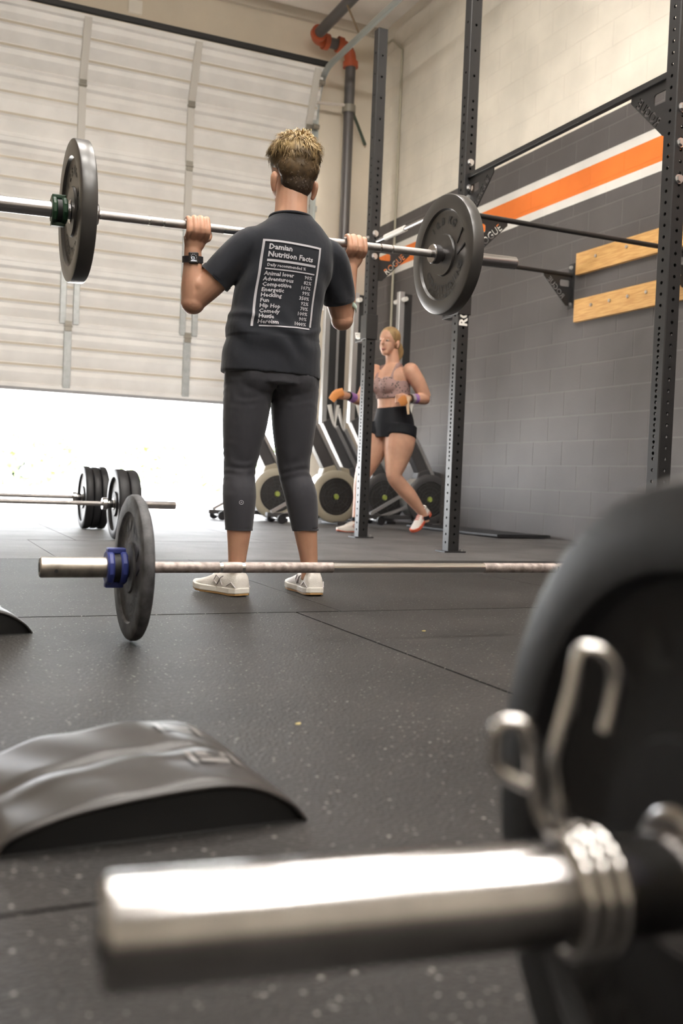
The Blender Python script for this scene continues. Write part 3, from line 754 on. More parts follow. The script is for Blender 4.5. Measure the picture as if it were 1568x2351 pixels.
# --- barbell with the blue collar on the floor
bl0 = V((0.302, 2.412, 0.180)); bld = V((1, -0.004, 0)).normalized()
bl1 = bl0 + bld * 1.98
barbell(bl0, bl1, 'worn steel barbell lying on the floor behind the ab mat', shaft_r=0.0135, sleeve0=0.205, sleeve1=0.205, flange=0.0245, sm=M_oldsteel, km=M_chalk, cm=M_chrome)
MB().lathe([(0.0, -0.001), (0.0045, -0.001), (0.0045, 0.001)], bl0 + V((0.036, -0.0248, -0.007)), (0, 1, 0), 12).build('set_screw', M_letter, bpy.data.objects['barbell.001'])
plate(bl0 + bld * 0.222, bld, 0.179, 0.030, 'scuffed small black plate beside the blue collar', M_rubberworn, hub=False)
clamp_collar(bl0 + bld * 0.179, bld, M_blue, M_letter, 'blue locking collar on the floor barbell')
plate(bl1 - bld * 0.222, bld, 0.179, 0.030, 'small black plate on the far end of the worn floor barbell', M_rubberworn, hub=False)

# --- two loaded barbells near the door
def far_bar(y, z, xin, n, T, R, x_end, label, lab_plate, grp, dx=0.0, xleft=-0.25):
    d = V((1, 0.0, 0.0))
    s0 = x_end - (xin + 0.0)
    root, _ = barbell((xleft - 0.42, y, z), (x_end, y, z), label, sleeve0=0.42, sleeve1=s0 + 0.0, sm=M_steel, cm=M_knurl, knurls=False)
    for i in range(n):
        words = ['innermost', 'middle', 'outermost'] if n == 3 else ['inner', 'outer']
        plate((xin + 0.033 + T / 2 + i * T, y, R + 0.001), d, R - (0.004 * (i % 2)), T - 0.002, words[i] + ' ' + lab_plate, M_rubber, grp, letters=False)
        plate((xleft - 0.033 - T / 2 - i * T, y, R + 0.001), d, R - (0.004 * (i % 2)), T - 0.002, words[i] + ' ' + lab_plate.replace('right', 'left'), M_rubber, grp, letters=False)
far_bar(7.15, 0.2235, 1.135, 3, 0.055, 0.2225, 1.45, 'barbell loaded with three plates a side, farthest from the camera', 'black bumper plate on the right end of the farthest barbell', 'plates on the farthest barbell')
far_bar(6.08, 0.2165, 1.150, 2, 0.068, 0.2155, 1.575, 'barbell loaded with two plates a side on the floor in the doorway light', 'black bumper plate on the right end of the two-plate barbell', 'plates on the two-plate barbell')

# --- foreground barbell with spring collar
fg0 = V((0.083, 0.424, 0.212)); fgp = V((0.372, 0.386, 0.212)); fgd = (fgp - fg0).normalized()
fg1 = fg0 + fgd * 2.0
barbell(fg0, fg1, 'large out-of-focus steel barbell sleeve in the foreground', sleeve0=0.36, sleeve1=0.36, sm=M_steel, knurls=True)
fplate = plate(fgp + fgd * 0.028, fgd, 0.211, 0.066, 'big out-of-focus black bumper plate in the right foreground', M_rubber, hub=True)
plate(fg1 - (fgp + fgd * 0.028 - fg0), fgd, 0.211, 0.066, 'black bumper plate on the far end of the foreground barbell', M_rubber, hub=True, letters=False)
# faded blue arc of print on its face
ab = MB(); _, uu, vv = frame_from(fgd, (0, 0, 1)); Oc = fgp + fgd * (0.028 - 0.0165 - 0.0015)
for i in range(24):
    a0, a1 = math.radians(8 + i * 2.2), math.radians(8 + (i + 1) * 2.2)
    q = lambda r, t: Oc + (uu * math.cos(t) + vv * math.sin(t)) * r
    ab.add([q(0.105, a0), q(0.142, a0), q(0.142, a1), q(0.105, a1)], [(0, 1, 2, 3)])
ab.build('blue_print', mat('faded_blue_print', (0.035, 0.03, 0.12), 0.6), fplate)
# spring collar: coils plus two bent handles
sc_ = thing('spring_collar', fg0 + fgd * 0.232, 'chrome spring collar with two bent wire handles on the foreground sleeve', 'collar')
a_, u_, v_ = frame_from(fgd, (0, 0, 1)); cs = MB(); pts = []
c0 = fg0 + fgd * 0.222; wr = 0.0039
for i in range(int(2.9 * 24) + 1):
    t = i / 24 * 2 * PI; pts.append(c0 + a_ * (i / 24 * 0.0092) + (u_ * math.cos(t) + v_ * math.sin(t)) * (0.025 + wr * 1.02))
cs.tube(pts, wr, 10).build('coil', M_chrome, sc_, 60)
def smooth_path(P, k=5):
    P = [V(p) for p in P]; out = []
    for i in range(len(P) - 1):
        p0, p1, p2, p3 = P[max(i - 1, 0)], P[i], P[i + 1], P[min(i + 2, len(P) - 1)]
        for s in range(k):
            t = s / k; out.append(0.5 * ((2 * p1) + (p2 - p0) * t + (2 * p0 - 5 * p1 + 4 * p2 - p3) * t * t + (3 * p1 - p0 - 3 * p2 + p3) * t ** 3))
    out.append(P[-1]); return out
small = [[0.2931, 0.3916, 0.247], [0.2882, 0.3941, 0.2564], [0.2859, 0.3956, 0.2701], [0.2829, 0.3975, 0.2891], [0.2798, 0.3992, 0.2971], [0.2705, 0.4034, 0.2967], [0.2683, 0.4041, 0.2906], [0.2682, 0.4038, 0.2789], [0.2722, 0.4018, 0.2727], [0.2829, 0.3968, 0.2674]]
tall = [[0.3018, 0.3953, 0.247], [0.3, 0.3968, 0.2663], [0.2985, 0.3979, 0.2792], [0.3052, 0.396, 0.3097], [0.3087, 0.3951, 0.3293], [0.3116, 0.3939, 0.3337], [0.3205, 0.3899, 0.332], [0.3256, 0.3873, 0.3236], [0.3241, 0.3874, 0.3062], [0.3214, 0.3882, 0.2932]]
first = c0 + u_ * (0.025 + wr)
MB().tube(smooth_path([first] + small), wr * 0.92, 10).build('handle', M_chrome, sc_, 60)
last = pts[-1]
MB().tube(smooth_path([last] + [V((last.x * 0.5 + tall[0][0] * 0.5, last.y * 0.5 + tall[0][1] * 0.5, tall[0][2] - 0.004))] + tall), wr, 10).build('handle', M_chrome, sc_, 60)
# --- ab mats
def ab_mat(O, ax, L, D, prof, label):
    """profile (s along ax 0..L, height) swept over depth D"""
    ex = V(ax).normalized(); ey = V((-ex.y, ex.x, 0)); t = thing('ab_mat', O, label, 'ab mat', 'ab mats'); O = V(O)
    n = len(prof); m = MB(); top = MB()
    P = smooth_path([(s, hh, 0) for s, hh in prof], 4); K = len(P)
    nd = 40; vs = []
    dent = lambda f, s: (-0.0075 * math.exp(-((f - 0.46 - 0.05 * math.sin(s * 9)) / 0.035) ** 2) + 0.003 * math.exp(-((f - 0.36) / 0.05) ** 2)) * max(0, math.sin(PI * min(1, max(0, s / L)))) ** 0.7
    for j in range(nd + 1):
        f = j / nd; puff = 1 + 0.10 * math.sin(PI * f) + 0.03 * math.sin(7 * f + 1)
        edge = 0.90 if j in (0, nd) else (0.975 if j in (1, nd - 1) else 1.0)
        for i, p in enumerate(P):
            wv = 0.0018 * math.sin(9 * f + p.x * 60) * min(1, p.y * 40)
            dep = D * (f if 0 < j < nd else (0.012 if j == 0 else 0.988))
            vs.append(O + ex * p.x + ey * dep + V((0, 0, max(0.0, p.y * puff * edge + wv + dent(f, p.x)))))
    fs = [(j * K + i, j * K + i + 1, (j + 1) * K + i + 1, (j + 1) * K + i) for j in range(nd) for i in range(K - 1)]
    top.add(vs, fs).build('vinyl_top', mat('black_vinyl', (0.030, 0.027, 0.026), 0.40, spec=0.42, bump=0.03, bscale=30), t, 60)
    for (dep, sgn) in ((0.0, 1), (D, -1)):
        side = MB(); b = [O + ex * p.x + ey * (dep + sgn * 0.004) + V((0, 0, p.y * 0.9)) for p in P]
        q = [O + ex * p.x + ey * (dep + sgn * 0.010) for p in P]
        side.add(b + q, [(i, i + 1, K + i + 1, K + i) for i in range(K - 1)])
        side.build('side_panel', mat('black_fabric_side', (0.006, 0.006, 0.006), 0.9), t, 60)
    MB().tube([O + ex * p.x + ey * 0.004 + V((0, 0, p.y * 0.92)) for p in P], 0.0028, 8).build('piping', mat('black_vinyl', (0, 0, 0)), t, 60)
    bottom = MB(); bottom.add([O + ex * 0.002, O + ex * (L - 0.002), O + ex * (L - 0.002) + ey * D, O + ex * 0.002 + ey * D], [(0, 1, 2, 3)])
    bottom.build('underside', mat('black_fabric_side', (0, 0, 0)), t)
    # printed emblem on the top
    em = MB()
    def top_at(s, f):
        i = min(range(K), key=lambda q: abs(P[q].x - s)); hh = P[i].y * (1 + 0.10 * math.sin(PI * f) + 0.03 * math.sin(7 * f + 1)) + 0.0018 * math.sin(9 * f + s * 60) * min(1, P[i].y * 40) + dent(f, s)
        return O + ex * s + ey * D * f + V((0, 0, hh + 0.0022))
    for (s0, f0, f1) in ((0.235, 0.22, 0.37), (0.29, 0.22, 0.37), (0.235, 0.72, 0.86), (0.29, 0.72, 0.86)):
        em.add([top_at(s0, f0), top_at(s0 + 0.008, f0), top_at(s0 + 0.008, (f0 + f1) / 2), top_at(s0 + 0.008, f1), top_at(s0, f1), top_at(s0, (f0 + f1) / 2)], [(0, 1, 2, 5), (5, 2, 3, 4)])
    for (s0, s1, f0, f1) in ((0.248, 0.286, 0.24, 0.29), (0.248, 0.286, 0.31, 0.36), (0.248, 0.286, 0.74, 0.78), (0.248, 0.286, 0.80, 0.84)):
        em.add([top_at(s0, f0), top_at(s1, f0), top_at(s1, f1), top_at(s0, f1)], [(0, 1, 2, 3)])
    em.build('emblem', mat('grey_print', (0.16, 0.15, 0.145), 0.4), t, kind='stuff')
    return t
prof_ab = [(0.0, 0.0), (0.012, 0.018), (0.048, 0.032), (0.09, 0.043), (0.15, 0.051), (0.21, 0.056), (0.26, 0.056), (0.30, 0.046), (0.336, 0.025), (0.352, 0.008), (0.358, 0.0)]
ab_mat((0.100, 1.078, 0.0), (1, 0.03, 0), 0.358, 0.315, prof_ab, 'black vinyl ab mat in the left foreground')
ab_mat((-0.045, 2.50, 0.0), (1, 0.16, 0), 0.358, 0.315, [(s, hh * 1.12) for s, hh in prof_ab], 'glossy black ab mat cut off by the left edge of the picture')

# --- leaf scraps on the mats
for (x, y, s) in ((1.35, 2.42, 0.008), (0.62, 1.53, 0.006), (0.94, 1.22, 0.006)):
    k = [(s * math.cos(t) * (1 + 0.3 * math.sin(3 * t)), 0.45 * s * math.sin(t)) for t in [i * PI / 5 for i in range(10)]]
    MB().prism(k, (x, y, 0.0005), (0.9, 0.43, 0), (-0.43, 0.9, 0.2), (0, 0, 0.0012)).build('leaf_scrap', mat('dry_leaf', (0.42, 0.34, 0.14), 0.7), None, label={1.35: 'dry yellow leaf scrap on the mat near the long seam', 0.62: 'dry leaf scrap on the mat behind the ab mat', 0.94: 'dry leaf scrap on the mat right of the ab mat'}[x], cat='leaf', group='leaf scraps on the mats')

# ================================================================== outside the door
M_leaf = mat('sunlit_leaves', (0.16, 0.26, 0.07), 0.6, noise=0.3, nscale=4)
def shrub(c, r, label, n=420):
    t = thing('hedge_bush', c, label, 'bush', 'bushes across the lot'); c = V(c); m = MB()
    for i in range(n):
        d = V(rng.normal(size=3)).normalized(); d.z = abs(d.z); rr = r * (0.75 + 0.3 * rng.random())
        p = c + V((d.x * rr * 1.3, d.y * rr, d.z * rr * 1.2)); e = V(rng.normal(size=3)).normalized() * 0.11; f2 = d.cross(e).normalized() * 0.07
        m.add([p - e, p + f2, p + e, p - f2], [(0, 1, 2, 3)])
    o = m.build('foliage', M_leaf, t); o['kind'] = 'stuff'
    MB().limb([c, c + V((0, 0, r * 0.5)), c + V((0.05, 0, r))], [0.09, 0.07, 0.04], n=8).build('trunk', mat('bark', (0.18, 0.13, 0.09), 0.8), t, 50)
for i, (x, y, r) in enumerate(((3.0, 25, 1.1), (6.4, 26, 1.15), (9.8, 26, 1.1), (13.2, 27, 1.15))):
    shrub((x, y, 0.0), r, ['sunlit bush left of the far plates outside', 'sunlit bush above the two-plate barbell outside', 'sunlit bush beside the lifter\'s left leg outside', 'sunlit bush behind the lifter\'s legs outside'][i])
def car(x, y, m_body, label):
    t = thing('parked_car', (x, y, 0), label, 'car', 'cars parked outside')
    prof = [(-2.1, 0.35), (-2.15, 0.7), (-2.0, 0.92), (-1.15, 1.0), (-0.6, 1.45), (0.9, 1.48), (1.5, 1.02), (2.1, 0.95), (2.18, 0.6), (2.1, 0.35)]
    b = MB().prism(prof, (x, y - 0.85, 0), (1, 0, 0), (0, 0, 1), (0, 1.7, 0)).build('body', m_body, t, bevel=0.08)
    MB().prism([(-1.0, 1.02), (-0.55, 1.38), (0.15, 1.40), (0.15, 1.02)], (x, y - 0.865, 0), (1, 0, 0), (0, 0, 1), (0, 0.01, 0)).build('window', mat('car_glass', (0.05, 0.06, 0.07), 0.1), b)
    MB().prism([(0.22, 1.02), (0.22, 1.40), (0.85, 1.41), (1.32, 1.02)], (x, y - 0.865, 0), (1, 0, 0), (0, 0, 1), (0, 0.01, 0)).build('window', mat('car_glass', (0.05, 0.06, 0.07)), b)
    for wx in (-1.3, 1.35):
        for wy in (-0.8, 0.8):
            wv_ = MB().cyl((x + wx, y + wy - 0.1, 0.32), (x + wx, y + wy + 0.1, 0.32), 0.32, n=24).build('wheel', M_rubber, t, 40)
            MB().cyl((x + wx, y + wy - 0.105, 0.32), (x + wx, y + wy + 0.105, 0.32), 0.19, n=16).build('hub_cap', M_alu, wv_, 40)
car(2.3, 34.0, mat('silver_blue_paint', (0.40, 0.48, 0.58), 0.3), 'pale blue car parked outside left of the loaded plates')
car(13.6, 34.0, mat('white_paint', (0.75, 0.75, 0.74), 0.3), 'white car parked outside beyond the two-plate barbell')
# ================================================================== people
def skin_mat(name, c):
    m = mat(name, c, 0.48, spec=0.4, noise=0.10, nscale=9, bump=0.04, bscale=120, sss=0.25)
    return m
M_skinA = skin_mat('tan_skin', (0.46, 0.255, 0.17))
M_skinB = skin_mat('fair_skin', (0.58, 0.335, 0.235))
M_shirt = mat('black_cotton', (0.019, 0.0205, 0.026), 0.9, spec=0.15, bump=0.12, bscale=35, sheen=0.15)
M_legg = mat('charcoal_leggings', (0.034, 0.034, 0.041), 0.75, spec=0.25, bump=0.05, bscale=60, sheen=0.15)
M_print = mat('white_print', (0.42, 0.41, 0.44), 0.7)
M_shoew = mat('white_shoe', (0.62, 0.59, 0.55), 0.5, bump=0.15, bscale=220)
M_shoemid = mat('white_midsole', (0.70, 0.67, 0.62), 0.45)
M_gum = mat('gum_sole', (0.42, 0.25, 0.10), 0.5)
M_eye = mat('eye_white', (0.36, 0.31, 0.29), 0.3); M_iris = mat('iris', (0.08, 0.06, 0.04), 0.2); M_lip = mat('lip', (0.42, 0.16, 0.13), 0.4)

def limb(*a, **k): return MB().limb(*a, **k)
def ell(c, r, M=None): return MB().ell(c, r, M=M)

def grip_hand(bar_c, bar_d, bar_r, wrist, outward, sgn=1):
    """hand with palm under the bar, fingers curling up over its rear side. outward: unit vector from index to little finger"""
    B, d, ow = V(bar_c), V(bar_d).normalized(), V(outward).normalized()
    back = V((0, -1, 0)); up = V((0, 0, 1)); W = V(wrist); P = []
    R = bar_r + 0.0085
    P.append(limb([W, W.lerp(B - up * 0.045, 0.5), B - up * 0.042 - back * 0.002], [(0.021, 0.029), (0.022, 0.036), (0.017, 0.042)], ref=(0, 1, 0), n=16))
    for i, (o, ln, rr) in enumerate(((-0.032, 1.0, 0.0100), (-0.0105, 1.06, 0.0102), (0.011, 1.0, 0.0098), (0.0315, 0.86, 0.0088))):
        c = B + ow * o * 1.02
        mcp = c + back * 0.008 - up * 0.044
        pip = c + back * (0.037 * ln) - up * (0.026)
        mid = c + back * (0.034 * ln) + up * (0.004)
        dip = c + back * (0.020) + up * (0.024 * ln)
        tip = c - back * 0.008 + up * (0.026 * ln)
        P.append(limb([mcp, pip, mid, dip, tip], [rr * 1.1, rr * 1.12, rr, rr * 0.98, rr * 0.8], n=12, sub=3))
    th0 = B - ow * 0.045 - up * 0.036; th1 = B - ow * 0.052 - back * 0.022 - up * 0.012; th2 = B - ow * 0.040 - back * 0.026 + up * 0.012
    P.append(limb([W.lerp(B, 0.45) - ow * 0.022, th0, th1, th2], [0.016, 0.013, 0.0105, 0.009], n=12, sub=3))
    return P

def shoe(parent, heel, toe, up_m, mid_m, out_m, lift=0.0, roll=0.0, length=None, label=None, accent=None):
    """running shoe from heel to toe on the floor; lift: heel raised about the toe (radians)"""
    hl, tt = V(heel), V(toe); dirv = (tt - hl); Lh = length or dirv.length; dirv.normalize()
    side = V((dirv.y, -dirv.x, 0)).normalized()
    if lift:
        q = Quaternion(side, -lift)
        fx = q @ dirv; upv = q @ V((0, 0, 1))
    else: fx, upv = dirv, V((0, 0, 1))
    toe_pt = V((tt.x, tt.y, tt.z))
    O = toe_pt - fx * Lh
    X = lambda t, s, z: O + fx * (t * Lh) + side * s + upv * z
    out = [(0.0, 0.020), (0.04, 0.031), (0.15, 0.035), (0.30, 0.034), (0.42, 0.033), (0.55, 0.039), (0.70, 0.047), (0.82, 0.046), (0.92, 0.036), (0.98, 0.020), (1.0, 0.008)]
    oul = [(t, w_) for t, w_ in out] + [(t, -w_) for t, w_ in out[::-1]]
    def slab(z0, z1, grow):
        m = MB(); k = len(oul); cen = 0.5
        f = lambda t, s: (0.5 + (t - 0.5) * (1 + grow * 0.12), s * (1 + grow))
        spring = lambda t: 0.012 * max(0, (t - 0.72) / 0.28) ** 2 + 0.004 * max(0, (0.1 - t) / 0.1)
        b = [X(*f(t, s), z0 + spring(t)) for t, s in oul]; tp = [X(*f(t, s), z1 + spring(t)) for t, s in oul]
        return m.add(b + tp, [tuple(range(k))[::-1], tuple(range(k, 2 * k))] + [(i, (i + 1) % k, k + (i + 1) % k, k + i) for i in range(k)])
    prof = [(0.015, 0.024, 0.060), (0.04, 0.030, 0.083), (0.12, 0.0345, 0.094), (0.24, 0.034, 0.088), (0.34, 0.0335, 0.084), (0.46, 0.0345, 0.077), (0.58, 0.039, 0.066), (0.70, 0.045, 0.054), (0.82, 0.044, 0.046), (0.91, 0.034, 0.040), (0.97, 0.020, 0.033), (0.99, 0.006, 0.026)]
    vs = []; n = 16
    for (t, w_, hh) in prof:
        for j in range(n):
            a = PI * j / (n - 1); c, s = math.cos(a), math.sin(a)
            vs.append(X(t, w_ * math.copysign(abs(c) ** 0.75, c), 0.018 + (hh - 0.018) * s ** 0.75))
    k = len(prof); fs = [(i * n + j, i * n + j + 1, (i + 1) * n + j + 1, (i + 1) * n + j) for i in range(k - 1) for j in range(n - 1)]
    fs += [tuple(range(n)), tuple((k - 1) * n + j for j in range(n))] + [((i) * n, (i + 1) * n, (i + 1) * n + n - 1, i * n + n - 1) for i in range(k - 1)]
    up = MB().add(vs, fs).build('shoe', up_m, parent, 60, label=label)
    slab(0.007, 0.027, 0.05).build('midsole', mid_m, up, bevel=0.003)
    slab(0.0, 0.008, 0.0).build('outsole', out_m, up, bevel=0.002)
    ring = [X(0.125 + 0.085 * math.cos(a), 0.029 * math.sin(a), 0.094 - 0.004 * math.cos(a)) for a in [i * 2 * PI / 20 for i in range(20)]]
    MB().tube(ring, 0.006, 8, closed=True).build('collar', up_m, up, 60)
    la = MB()
    for t in (0.40, 0.46, 0.52, 0.58):
        hh = np.interp(t, [p[0] for p in prof], [p[2] for p in prof])
        la.tube([X(t, -0.020, hh - 0.006), X(t + 0.01, -0.008, hh + 0.002), X(t + 0.02, 0.008, hh + 0.002), X(t + 0.03, 0.020, hh - 0.007)], 0.003, 6)
    la.build('laces', mid_m, up, 60)
    if accent is not None:
        for sg in (-1, 1):
            ac = MB()
            ac.tube([X(0.30, sg * 0.0345, 0.034), X(0.36, sg * 0.034, 0.058), X(0.43, sg * 0.033, 0.066), X(0.47, sg * 0.036, 0.048), X(0.40, sg * 0.0365, 0.034), X(0.33, sg * 0.035, 0.060), X(0.28, sg * 0.0345, 0.066)], 0.0022, 6)
            ac.tube([X(0.03, sg * 0.031, 0.030), X(0.10, sg * 0.0365, 0.048), X(0.20, sg * 0.0365, 0.034)], 0.002, 6)
            ac.build('side_emblem', accent, up, 60)
    return up

def face_on(parent, c, F, scale=1.0):
    """eyes and lips on a head looking along F; c is the centre of the face at eye level"""
    F = V(F).normalized(); Rt = F.cross(V((0, 0, 1))).normalized(); c = V(c)
    for s in (-1, 1):
        e = c + Rt * s * 0.031 + F * 0.078 * scale
        o = ell(e, (0.0125, 0.0125, 0.0065)).build('eye', M_eye, parent, 60)
        ell(e + F * 0.0095, (0.0055, 0.0055, 0.0055)).build('iris', M_iris, o, 60)
    l = c + F * 0.094 * scale - V((0, 0, 0.068))
    limb([l - Rt * 0.023 - F * 0.010, l, l + Rt * 0.023 - F * 0.010], [(0.003, 0.004), (0.009, 0.008), (0.003, 0.004)], n=10).build('lips', M_lip, parent, 60)

def head_parts(c, F, hw=0.074, ear_out=0.006, ear_drop=0.048):
    """skull, face, nose, ears and jaw; c = cranium centre, F = facing"""
    F = V(F).normalized(); Rt = F.cross(V((0, 0, 1))).normalized(); up = V((0, 0, 1)); c = V(c)
    M = Matrix((Rt, F, up)).transposed()
    P = [ell(c, (hw, 0.094, 0.092), M), ell(c + F * 0.036 - up * 0.062, (0.058, 0.060, 0.074), M), ell(c + F * 0.055 - up * 0.112, (0.036, 0.034, 0.030), M),
         ell(c + F * 0.070 + up * 0.005, (0.05, 0.026, 0.018), M)]
    P.append(limb([c + F * 0.090 - up * 0.012, c + F * 0.108 - up * 0.044, c + F * 0.098 - up * 0.055], [0.008, 0.014, 0.012], n=10))
    for s in (-1, 1):
        e = c + Rt * s * (hw + ear_out) - F * 0.008 - up * ear_drop
        P.append(limb([e - up * 0.032 + F * 0.004 - Rt * s * 0.006, e - up * 0.012, e + up * 0.016 - F * 0.004, e + up * 0.030 + F * 0.004], [(0.007, 0.007), (0.009, 0.012), (0.011, 0.018), (0.007, 0.010)], ref=tuple(Rt), n=12))
    return P

# ------------------------------------------------------------------ the lifter
PA = thing('person', (1.2, 3.30, 0), 'person with short blond hair in black print T-shirt and capri leggings holding the barbell', 'person')
G_L, G_R = V((0.898, 3.3257, 1.2626)), V((1.497, 3.3344, 1.2817))
def on_bar(x): t = (x - hb0.x) / (hb1.x - hb0.x); return hb0.lerp(hb1, t)
G_L, G_R = on_bar(0.898), on_bar(1.497)
sL, eL, wL = V((1.072, 3.285, 1.215)), V((0.905, 3.355, 1.012)), V((0.893, 3.338, 1.185))
sR, eR, wR = V((1.392, 3.285, 1.207)), V((1.470, 3.355, 1.012)), V((1.490, 3.345, 1.205))
hcA = V((1.238, 3.305, 1.522))
body = [limb([(1.185, 3.30, 0.80), (1.19, 3.30, 0.95), (1.205, 3.298, 1.10), (1.222, 3.29, 1.24), (1.225, 3.285, 1.31)], [(0.15, 0.10), (0.13, 0.09), (0.145, 0.10), (0.13, 0.085), (0.06, 0.06)], ref=(1, 0, 0)),
        limb([(1.224, 3.280, 1.26), (1.226, 3.284, 1.33), (1.230, 3.292, 1.40), (1.236, 3.305, 1.46)], [(0.072, 0.062), (0.059, 0.056), (0.056, 0.057), (0.054, 0.06)], ref=(1, 0, 0)),
        limb([(1.175, 3.255, 1.30), (1.195, 3.262, 1.36), (1.215, 3.275, 1.43)], [0.017, 0.014, 0.012], n=10)]
body += head_parts(hcA, (-0.18, 1, 0), ear_out=0.010, ear_drop=0.078)
for (s, e, w, g, ow) in ((sL, eL, wL, G_L, -hd), (sR, eR, wR, G_R, hd)):
    body.append(limb([s, s.lerp(e, 0.35), s.lerp(e, 0.7), e], [0.056, 0.053, 0.050, 0.040]))
    body.append(ell(e + V((0, 0, -0.005)), (0.042, 0.043, 0.040)))
    body.append(limb([e + V((0, 0, -0.008)), e.lerp(w, 0.30), e.lerp(w, 0.65), w + V((0, 0, 0.01))], [(0.041, 0.040), (0.044, 0.040), (0.036, 0.033), (0.025, 0.029)], ref=(0, 1, 0)))
    # soft mass where forearm folds on upper arm
    body.append(limb([e.lerp(s, 0.25), e.lerp(w, 0.2) + (s - e) * 0.1, e.lerp(w, 0.45)], [0.045, 0.046, 0.036]))
    body += grip_hand(g, hd, 0.014, w, ow)
legs = {-1: [(1.105, 3.30, 0.82), (1.092, 3.302, 0.60), (1.080, 3.305, 0.44), (1.077, 3.288, 0.345), (1.078, 3.282, 0.23), (1.076, 3.285, 0.115), (1.074, 3.283, 0.05)],
        1: [(1.270, 3.30, 0.82), (1.276, 3.302, 0.60), (1.284, 3.305, 0.44), (1.307, 3.288, 0.355), (1.327, 3.282, 0.235), (1.348, 3.284, 0.115), (1.352, 3.284, 0.05)]}
lr = [0.088, 0.074, 0.052, 0.055, 0.043, 0.031, 0.032]
for s in (-1, 1): body.append(limb(legs[s], lr))
bodyA = link_mesh('body', remesh(body, 0.0035, 5), M_skinA, PA, 180)
face_on(bodyA, hcA - V((0, 0, 0.028)), (-0.18, 1, 0))

# leggings
lg = [limb([(1.182, 3.295, 0.74), (1.183, 3.295, 0.80), (1.185, 3.298, 0.86)], [(0.171, 0.114), (0.169, 0.111), (0.150, 0.100)], ref=(1, 0, 0)),
      ell((1.115, 3.255, 0.765), (0.080, 0.068, 0.075)), ell((1.255, 3.255, 0.765), (0.080, 0.068, 0.075))]
for s in (-1, 1):
    P = legs[s]; cut = 0.228 if s < 0 else 0.232
    lg.append(limb([(P[0][0], P[0][1], 0.80), P[1], P[2], P[3], (P[4][0], P[4][1], cut)], [(0.090, 0.098), 0.0785, 0.0560, 0.0590, 0.0475], ref=(1, 0, 0), n=28))
me = remesh(lg, 0.005, 4)
co = np.empty(len(me.vertices) * 3); me.vertices.foreach_get('co', co); co = co.reshape(-1, 3)
nr = np.empty(len(me.vertices) * 3); me.vertices.foreach_get('normal', nr); nr = nr.reshape(-1, 3)
amp = 0.0011 * np.exp(-((co[:, 2] - 0.45) / 0.07) ** 2) + 0.0008 * np.exp(-((co[:, 2] - 0.70) / 0.05) ** 2)
co += nr * (amp * np.sin(co[:, 2] * 150 + 40 * co[:, 0] + 3 * np.sin(co[:, 0] * 37) + 2 * np.sin(co[:, 2] * 61 + co[:, 1] * 40)))[:, None]
me.vertices.foreach_set('co', co.ravel())
legg = link_mesh('leggings', me, M_legg, PA, 180)
for s in (-1, 1):
    P = legs[s]; z = 0.230 if s < 0 else 0.234
    MB().lathe([(0.0435, -0.003), (0.0480, -0.003), (0.0485, 0.004), (0.0435, 0.004)], (P[4][0], P[4][1], z), (0, 0, 1), 32, True).build('hem', M_legg, legg, 60)
lbv = BVHTree.FromPolygons([v.co[:] for v in me.vertices], [tuple(p.vertices) for p in me.polygons])
def on_leg(px_, pz_):
    h_, nn, _, _ = lbv.ray_cast(V((px_, 2.9, pz_)), V((0, 1, 0))); return h_ + V((0, -0.001, 0))
lm = MB(); n_ = 20; ring = [on_leg(1.066 + r * math.cos(t * 2 * PI / n_), 0.325 + r * math.sin(t * 2 * PI / n_)) for r in (0.0062, 0.0078) for t in range(n_)]
lm.add(ring, [(i, (i + 1) % n_, n_ + (i + 1) % n_, n_ + i) for i in range(n_)]); lm.build('round_emblem', M_print, legg)
lm2 = MB(); vs_, fs_ = text2d('A', 0.010); lm2.add([on_leg(1.066 + a, 0.325 + b) for a, b in vs_], fs_); lm2.build('emblem_mark', M_print, legg)

# T-shirt
ts = [limb([(1.180, 3.300, 0.772), (1.182, 3.300, 0.85), (1.184, 3.300, 0.92), (1.189, 3.299, 0.97), (1.200, 3.297, 1.05), (1.212, 3.293, 1.13), (1.222, 3.287, 1.20), (1.226, 3.284, 1.25), (1.227, 3.282, 1.288), (1.226, 3.282, 1.318), (1.225, 3.282, 1.333)],
           [(0.176, 0.124), (0.173, 0.124), (0.168, 0.124), (0.160, 0.118), (0.158, 0.115), (0.163, 0.116), (0.168, 0.112), (0.160, 0.100), (0.122, 0.086), (0.085, 0.072), (0.073, 0.066)], ref=(1, 0, 0), n=40, pw=2.35),
      limb([(1.130, 3.285, 1.235), sL + V((0.005, 0, 0.0)), sL.lerp(eL, 0.35), sL.lerp(eL, 0.60)], [(0.05, 0.06), (0.058, 0.062), (0.0615, 0.061), (0.060, 0.060)], n=28),
      limb([(1.330, 3.285, 1.230), sR + V((-0.004, 0, 0.0)), sR.lerp(eR, 0.38), sR.lerp(eR, 0.70)], [(0.05, 0.06), (0.057, 0.062), (0.0595, 0.061), (0.056, 0.060)], n=28)]
me = remesh(ts, 0.0045, 5)
co = np.empty(len(me.vertices) * 3); me.vertices.foreach_get('co', co); co = co.reshape(-1, 3)
nr = np.empty(len(me.vertices) * 3); me.vertices.foreach_get('normal', nr); nr = nr.reshape(-1, 3)
x, y, z = co[:, 0], co[:, 1], co[:, 2]
f = 0.0035 * np.sin((z * 55) + (x - 1.2) * 38 + 1.5 * np.sin(x * 31)) * np.exp(-((z - 0.90) / 0.075) ** 2)
f += 0.004 * np.sin((z * 40) - (x - 1.0) * 55) * np.exp(-((z - 1.10) / 0.08) ** 2) * np.clip((1.20 - x) / 0.12, 0, 1)
